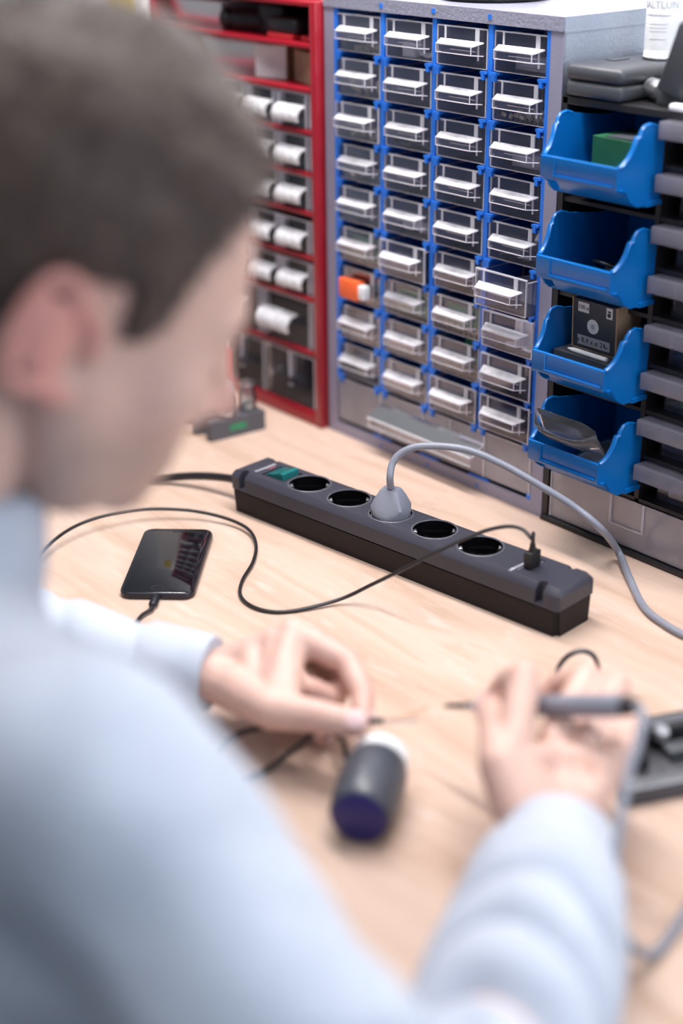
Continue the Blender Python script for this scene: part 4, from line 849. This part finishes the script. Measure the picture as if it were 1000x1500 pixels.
def star(sdf, centre, u=96, v=64):
    bm = bmesh.new(); bmesh.ops.create_uvsphere(bm, u_segments=u, v_segments=v, radius=1); D = np.array([q.co[:] for q in bm.verts]); r = np.full(len(D), .26)
    for _ in range(70): r -= np.clip(sdf(np.array(centre)+D*r[:, None]), -.01, .02)*.75
    for q, d, rr in zip(bm.verts, D, r): q.co = Vector(np.array(centre)+d*rr)
    return bm
HM = Matrix.Translation(HO) @ HR.to_4x4() @ Matrix.Scale(HS, 4)
body = bmesh.new()
def add_bm(b, m=None):
    me = bpy.data.meshes.new('t'); b.to_mesh(me); b.free()
    if m: me.transform(m)
    body.from_mesh(me); bpy.data.meshes.remove(me)
add_bm(star(head_sdf, (0, .015, .0)), HM)
q = MB()                                                    # ears
for s in (-1, 1):
    E0 = Vector((s*.0735, -.006, .002)); out = Vector((s*.55, -.80, 0)).normalized()
    def ep(a, rr, o_=0.): return E0+Vector((s*.004, -.012, .002))+Vector((0, math.cos(a)*rr*.46, math.sin(a)*rr))+out*(.010+o_)
    hel = [E0+Vector((s*.003, .008, .004))]+[ep(math.radians(a), .0295, .004) for a in range(60, 262, 20)]+[E0+Vector((s*.002, .000, -.028))]
    q.tube(spline(hel, 4), [.0036]+[.0044]*(4*(len(hel)-1)-1)+[.0048], 8)
    q.ball(E0+Vector((s*.004, -.010, 0))+out*.003, (.0042, .017, .026), (0, 0, s*.62), 16, 10)
    q.ball(E0+Vector((s*.003, -.002, -.029)), (.0042, .008, .0095)); q.ball(E0+Vector((s*.0035, .007, -.003)), (.004, .005, .007))
    q.tube(spline([ep(math.radians(100), .018, .002), ep(math.radians(150), .017, .003), ep(math.radians(210), .017, .003), ep(math.radians(255), .018, .002)], 4), .0032, 8)
me = q.mesh('t'); me.transform(HM); body.from_mesh(me)
NB = Vector((.522, -.722, .270)); hb = HM @ Vector((0, -.030, -.055))
q = MB(); q.tube(spline([NB+Vector((-.005, -.03, -.10)), NB+Vector((0, -.015, -.03)), NB+Vector((0, 0, .02)), hb, HM @ Vector((0, -.02, .0))], 5), [.075, .074, .073, .072, .069, .065, .062, .060, .059, .058, .058, .058, .058, .058, .057, .056, .055, .053, .052, .05, .048], 24)
# skeleton of the arms
SR, SLf = Vector((.718, -.744, .226)), Vector((.335, -.700, .225))
WR, WL = atd(822, 1228, .935), atd(296, 985, 1.130)
ER, EL = atd(655, 1830, .655), Vector((.225, -.605, .050))
print('arm', (SR-ER).length, (ER-WR).length, (SLf-EL).length, (EL-WL).length, ER, WR, WL)
q.tube([SR, SR.lerp(ER, .5), ER], [.045, .042, .036], 14).tube([ER, ER.lerp(WR, .3), ER.lerp(WR, .85), WR], [.036, .040, .029, (.029, .024)], 14)
q.tube([SLf, SLf.lerp(EL, .5), EL], [.042, .034, .024], 14).tube([EL, EL.lerp(WL, .3), EL.lerp(WL, .85), WL], [.024, .024, .025, (.028, .023)], 14)
q.ball(ER, .034).ball(EL, .024).ball(SR, .044).ball(SLf, .044)
q.tube([NB+Vector((0, -.02, -.075)), SR+Vector((0, 0, -.015))], [.045, .038], 14).tube([NB+Vector((0, -.02, -.075)), SLf+Vector((0, 0, -.015))], [.045, .038], 14)
q.tube([Vector((.47, -.90, -.22)), Vector((.49, -.85, -.05)), NB+Vector((0, -.02, -.03))], [(.13, .09), (.13, .09), (.12, .07)], 20, flat=(0, 1, 0))
def capsule(a, b, ra, rb):
    q.tube([a, b], [ra, rb], 12); q.ball(a, ra, u=12, v=8); q.ball(b, rb, u=12, v=8)
def digit(J, R):
    for a, b, ra, rb in zip(J, J[1:], R, R[1:]): capsule(a, b, ra, rb)
def hand(W, fingers, thumb, radii):
    for k, J in enumerate(fingers):
        s = (1, 1, .96, .86)[k]
        capsule(W.lerp(J[0], .05), J[0], .0135, .0108*s); digit(J, [r*s for r in radii])
    for A, B in zip(fingers, fingers[1:]):
        for t in (.45, .8): capsule(W.lerp(A[0], t), W.lerp(B[0], t), .0125, .0125)
    digit(thumb, [.0180, .0150, .0124, .0104]); capsule(W.lerp(thumb[0], .4), thumb[1], .0180, .0150); capsule(W.lerp(fingers[0][0], .55), thumb[0].lerp(thumb[1], .6), .0125, .0125); capsule(W.lerp(fingers[0][0], .82), thumb[0].lerp(thumb[1], .9), .0110, .0110)
RD_ = [.0108, .0092, .0082, .0070]
LF = [[atd(428, 928, 1.118), atd(510, 970, 1.110), atd(532, 1020, 1.090), atd(530, 1053, 1.0765)],
      [atd(446, 932, 1.136), atd(512, 984, 1.136), atd(488, 1024, 1.110), atd(452, 1006, 1.098)],
      [atd(440, 945, 1.154), atd(500, 998, 1.152), atd(472, 1034, 1.126), atd(440, 1008, 1.112)],
      [atd(444, 945, 1.174), atd(480, 1004, 1.160), atd(476, 1045, 1.138), atd(470, 1080, 1.112)]]
LT = [atd(345, 1008, 1.105), atd(398, 1040, 1.075), atd(465, 1049, 1.062), atd(520, 1060, 1.0560)]
hand(WL, LF, LT, [r*1.14 for r in RD_])
RF = [[atd(752, 1092, .962), atd(768, 990, .990), atd(742, 1000, 1.022), atd(722, 1030, 1.040)],
      [atd(812, 1086, .985), atd(860, 992, 1.022), atd(820, 1002, 1.046), atd(792, 1030, 1.052)],
      [atd(866, 1088, .976), atd(902, 1004, 1.012), atd(868, 1012, 1.034), atd(840, 1034, 1.044)],
      [atd(908, 1105, .960), atd(922, 1048, .996), atd(900, 1050, 1.018), atd(876, 1062, 1.030)]]
RT = [atd(762, 1188, .938), atd(733, 1120, .948), atd(727, 1068, .982), atd(718, 1038, 1.010)]
capsule(LF[0][0].lerp(LT[1], .12), LT[1], .0120, .0130); capsule(LF[0][0].lerp(LT[1], .3)+RX*.004, LT[1].lerp(LT[2], .25), .0100, .0120); capsule(LF[1][0], LF[0][0].lerp(LT[1], .5), .0115, .0120)
hand(WR, RF, RT, [r*1.18 for r in RD_])
me = q.mesh('t'); body.from_mesh(me)
bme = bpy.data.meshes.new('body'); body.to_mesh(bme); body.free()
bme = remesh(bme, .0024, 5, .5)
# skin tones: redder ears, shaven beard area, lips
HI = HM.inverted(); co = np.empty(len(bme.vertices)*3); bme.vertices.foreach_get('co', co); co = co.reshape(-1, 3)
hm = np.array(HI); hp_ = co@hm[:3, :3].T+hm[:3, 3]
col = np.tile(np.array([.66, .425, .355, 1.]), (len(co), 1))
def blend(mask, c): mask = np.clip(mask, 0, 1)[:, None]; col[:, :3] = col[:, :3]*(1-mask)+np.array(c)*mask
inh = (np.linalg.norm(hp_, axis=1) < .19)
blend(inh*np.clip((np.abs(hp_[:, 0])-.074)/.006, 0, 1)*(np.abs(hp_[:, 2]) < .045)*(hp_[:, 1] < .015), (.66, .30, .26))
blend(inh*np.clip((-.030-hp_[:, 2])/.025, 0, 1)*np.clip((hp_[:, 1]-.0)/.02, 0, 1)*.75, (.40, .28, .235))
blend(inh*np.clip(1-np.linalg.norm((hp_-np.array([0, .094, -.071]))/np.array([.024, .02, .011]), axis=1), 0, 1)*2, (.55, .25, .23))
blend(inh*np.clip(1.3-np.linalg.norm((hp_-np.array([0, .112, -.031]))/np.array([.02, .02, .016]), axis=1), 0, 1)*.5, (.68, .32, .28))
for J in LF+RF+[LT, RT]:
    for k in (1, 2, 3):
        blend(np.clip(1.2-np.linalg.norm(co-np.array(J[k]), axis=1)/.013, 0, 1)*.45, (.66, .31, .27))
ca = bme.color_attributes.new('tint', 'FLOAT_COLOR', 'POINT'); ca.data.foreach_set('color', col.ravel())
bme.transform(wmat(man).inverted()); bme.materials.clear(); bme.materials.append(M['skin'])
bo = put(bpy.data.objects.new('body', bme), man)
# nails on the digits whose backs show
def nail(J, n_out, w_=.0062, l_=.0075):
    t = (J[3]-J[2]).normalized(); n_ = (n_out-t*n_out.dot(t)).normalized(); s_ = t.cross(n_)
    R = Matrix((s_, t, n_)).transposed(); rad = .0080 if w_ < .0065 else .0104
    MB().ball(J[3]+t*.0005+n_*(rad-.0012), (w_, l_, .0016), R, 14, 8).build('fingernail', 'nail', man, 60, world=True)
tocam = lambda p: (CAM-p).normalized()
nail(LT, tocam(LT[3])+Vector((.1, 0, .5)), .0070, .0088); nail(LF[0], Vector((.8, .5, .1))); nail(RT, Vector((-.6, -.5, .3)), .0070, .0085); nail(RF[0], Vector((-.5, .3, .6))); nail(LF[3], Vector((.6, .3, .3)), .005, .006)
# hair: shell plus short strands
HLY = [-.13, -.055, -.045, -.036, .006, .010, .027, .036, .055, .072, .13]; HLZ = [-.085, -.070, -.040, .030, .036, .006, .012, .052, .082, .102, .108]
def thick(p):
    hl_ = np.interp(p[:, 1], HLY, HLZ); m_ = np.clip((p[:, 2]-hl_)/.016, -1, 1)
    up_ = np.clip((p[:, 2]-.045)/.06, 0, 1); up_ = up_*up_*(3-2*up_)
    fr = np.clip((p[:, 1]-.02)/.06, 0, 1)*np.clip((p[:, 2]-.075)/.03, 0, 1)
    nz = np.array([noise.fractal(Vector((a[0]*45, a[1]*28, a[2]*45)), .8, 2.0, 3) for a in p])
    return np.where(m_ > 0, m_*(.0065+.0055*up_-.005*fr+.0040*nz*(.35+.5*up_)), m_*.006)
bm = star(head_sdf, (0, .0, .03), 128, 80); HP = np.array([v.co[:] for v in bm.verts]); th_ = thick(HP); cen = np.array([0, 0, .03])
dirs = HP-cen; dirs /= np.linalg.norm(dirs, axis=1)[:, None]
swept = np.array([0, .10, .0])
for v, p, d, t_ in zip(bm.verts, HP, dirs, th_): v.co = Vector(p+(d+swept*max(0, p[2]-.03)*6)*t_)
bm.verts.ensure_lookup_table(); bmesh.ops.delete(bm, geom=[v for v, t_ in zip(list(bm.verts), th_) if t_ < -.0055], context='VERTS')
hv_ = [(v.co.copy(), v.normal.copy()) for v in bm.verts]; bm.normal_update()
src = [(f.calc_center_median(), f.normal.copy()) for f in bm.faces if f.calc_area() > 0]
src = [s_ for s_ in src if s_[0].z > np.interp(s_[0].y, HLY, HLZ)+.004]
for k in range(9000):
    c0, n0 = random.choice(src); c0 = c0+Vector((random.gauss(0, .002), random.gauss(0, .002), random.gauss(0, .002)))
    topf = min(1, max(0, (c0.z-.05)/.06)); fl = Vector((random.gauss(0, .3), .8*topf+.25, -.75*(1-topf))); fl = (fl-n0*fl.dot(n0)).normalized()
    L_ = random.uniform(.008, .014)*(.7+.4*topf); wv = n0.cross(fl)*random.uniform(.0003, .0006)
    a = c0-n0*.003; b = c0+n0*(.0015+.002*topf)+fl*L_*.5; c_ = c0+n0*(.002+.005*topf*random.random())+fl*L_
    A, B, D_, E_, T = [bm.verts.new(x) for x in (a-wv, a+wv, b-wv, b+wv, c_)]; bm.faces.new((A, B, E_, D_)); bm.faces.new((D_, E_, T))
hme = bpy.data.meshes.new('hair'); bm.to_mesh(hme); bm.free(); hme.transform(wmat(man).inverted() @ HM)
for p in hme.polygons: p.use_smooth = True
hme.materials.append(M['hair']); put(bpy.data.objects.new('hair', hme), man)
for s in (-1, 1):
    eb = MB()
    for k in range(26):
        u = k/25; eb.tube([Vector((s*(.012+.034*u), .0955-.020*u*u+random.gauss(0, .0005), .021+.006*math.sin(u*2.6)+random.gauss(0, .0012))), Vector((s*(.020+.034*u), .0965-.022*u*u, .024+.006*math.sin(u*2.6)))], [.0009, .0003], 5)
    me = eb.mesh('eyebrow'); me.transform(wmat(man).inverted() @ HM); me.materials.append(M['hair']); put(bpy.data.objects.new('eyebrow', me), man)
for s in (-1, 1):                                            # lash line of the lowered lids
    lid = [Vector((s*(.032+dx), math.sqrt(max(0, .0136**2-dx*dx*.8-.006**2))+.0755, .003-.006-.10*dx*dx/.013)) for dx in np.linspace(-.011, .012, 9)]
    me = MB().tube(lid, [.0004]+[.0009]*7+[.0004], 6).mesh('lashes'); me.transform(wmat(man).inverted() @ HM); me.materials.append(M['hair']); put(bpy.data.objects.new('lashes', me), man)
# sweatshirt: torso and sleeves as one skin, with folds
q = MB(); fwd = Vector((.12, .99, 0))
q.tube(spline([Vector((.47, -.93, -.318)), Vector((.47, -.91, -.24)), Vector((.475, -.875, -.12)), Vector((.49, -.825, .02)), Vector((.505, -.79, .13)), Vector((.518, -.765, .205)), NB+Vector((0, -.012, -.012)), NB+Vector((.002, -.002, .022))], 4),
       [(.215, .20)]*4+[(.175, .145)]*4+[(.174, .150)]*4+[(.180, .142)]*4+[(.185, .122)]*4+[(.165, .105), (.15, .10), (.13, .095), (.112, .088)]+[(.092, .082), (.086, .079), (.080, .076), (.076, .073)]+[(.072, .070)], 32, flat=fwd)
q.tube([NB+Vector((0, -.02, -.060)), SR+Vector((0, 0, -.010))], [(.070, .066), (.056, .056)], 20).tube([NB+Vector((0, -.02, -.045)), SLf], [(.075, .080), (.062, .062)], 20)
q.ball(SR+Vector((.002, 0, -.006)), .064).ball(SLf, .062)
def sleeve(S_, E_, W_, rs):
    q.tube(spline([S_, S_.lerp(E_, .5), E_], 5), [rs[0]+(rs[1]-rs[0])*k/10 for k in range(11)], 20); q.ball(E_, rs[1])
    q.tube(spline([E_, E_.lerp(W_, .5), E_.lerp(W_, .80)], 5), [rs[1]+(rs[2]-rs[1])*k/10 for k in range(11)], 20); q.ball(E_.lerp(W_, .80), rs[2])
q.tube([Vector((.56, -.79, .10)), SR.lerp(ER, .45)], [.085, .055], 18); q.tube([Vector((.54, -.80, -.06)), SR.lerp(ER, .55)], [.10, .045], 18)
sleeve(SR, ER, WR, (.064, .050, .046)); sleeve(SLf, EL, WL, (.060, .046, .033))
sme = remesh(q.mesh('t'), .0055, 6, .5)
def bone(p, a, b): ab = b-a; t = (p-a).dot(ab)/ab.length_squared; return t, (p-(a+ab*max(0, min(1, t)))).length
sme.update(); nr = [v.normal.copy() for v in sme.vertices]
for v, n_ in zip(sme.vertices, nr):
    p = v.co; dsp = .0105*noise.noise(p*8.5)+.0045*noise.noise(p*22+Vector((3, 1, 7)))
    for (a, b, amp) in ((ER, WR, .0270), (EL, WL, .0090), (SR, ER, .0100)):
        t, ds = bone(p, a, b)
        if -.1 < t < 1.05 and ds < .085:
            win = math.exp(-((t-.42)/.30)**2) if b is not ER else math.exp(-((t-.85)/.3)**2)
            th2 = (p-a).cross(b-a).normalized(); ph = th2.x*1.7+th2.y*.9
            L_ = (b-a).length; dsp -= amp*win*((1-abs(math.sin(t*L_/.062*3.14+1.3*ph+2.2*noise.noise(p*8))))**1.6-.3)
    v.co = p+n_*dsp
sme.transform(wmat(man).inverted()); sme.materials.clear(); sme.materials.append(M['fabric']); so = put(bpy.data.objects.new('sweatshirt', sme), man)
def cuff(E_, W_, r0, r1, t0, t1, name='cuff'):
    a = E_.lerp(W_, t0); b = E_.lerp(W_, t1); q = MB(); n = 40
    d = (b-a).normalized(); pth = [a, a.lerp(b, .12), a.lerp(b, .5), a.lerp(b, .92), b, b-d*.003, a.lerp(b, .6)]
    q.tube(pth, [r0*.9, r0, (r0+r1)/2, r1, r1*.97, r1*.90, r1*.90], n, cap=False); o = q.build(name, 'fabric', so, 60)
    o.data.transform(wmat(man).inverted()); return o
cuff(ER, WR, .0440, .0365, .78, .985); cuff(EL, WL, .0325, .0295, .80, 1.03)
q = MB(); q.tube([NB+Vector((.002, -.004, .010)), NB+Vector((.003, .0, .022)), NB+Vector((.004, .003, .034)), NB+Vector((.004, .003, .036)), NB+Vector((.003, 0, .020))], [.080, .0765, .0725, .0695, .069], 40, flat=fwd, cap=False)
o = q.build('collar', 'fabric', so, 60); o.data.transform(wmat(man).inverted())
# trousers, shoes, stool
hip = Vector((.47, -.90, -.235)); tr = MB(); tr.ball(hip+Vector((0, 0, .01)), (.17, .13, .095))
for s in (-1, 1):
    k_ = hip+Vector((s*.11, .40, -.03)); an = Vector((k_.x, k_.y-.02, FL+.10))
    tr.tube([hip+Vector((s*.085, 0, -.0)), k_], [.088, .068], 18); tr.ball(k_, .068); tr.tube([k_, an], [.066, .052], 18)
    MB().box((an.x, an.y+.045, FL+.045), (.09, .27, .088), bevel=.03, seg=3).build('shoe', 'stool_black', man, 60, world=True)
tme = remesh(tr.mesh('t'), .010, 4); tme.transform(wmat(man).inverted()); tme.materials.clear(); tme.materials.append(M['denim']); put(bpy.data.objects.new('trousers', tme), man)
stl = thing('work_stool', 'black round work stool under the seated man', 'stool', (.47, -.92, FL))
MB().lathe([(0, .345), (.17, .345), (.18, .355), (.18, .385), (.16, .40), (0, .40)], n=40).build('seat', 'stool_black', stl, 40); MB().cyl((0, 0, .19), .025, .32).build('column', 'chrome_grey', stl, 40)
for k in range(5):
    a = 2*math.pi*k/5+.3; MB().tube([(0, 0, .06), (.24*math.cos(a), .24*math.sin(a), .035)], [.018, .012], 10).build('leg', 'stool_black', stl, 60); MB().ball((.24*math.cos(a), .24*math.sin(a), .024), .024).build('castor', 'stool_black', stl, 60)
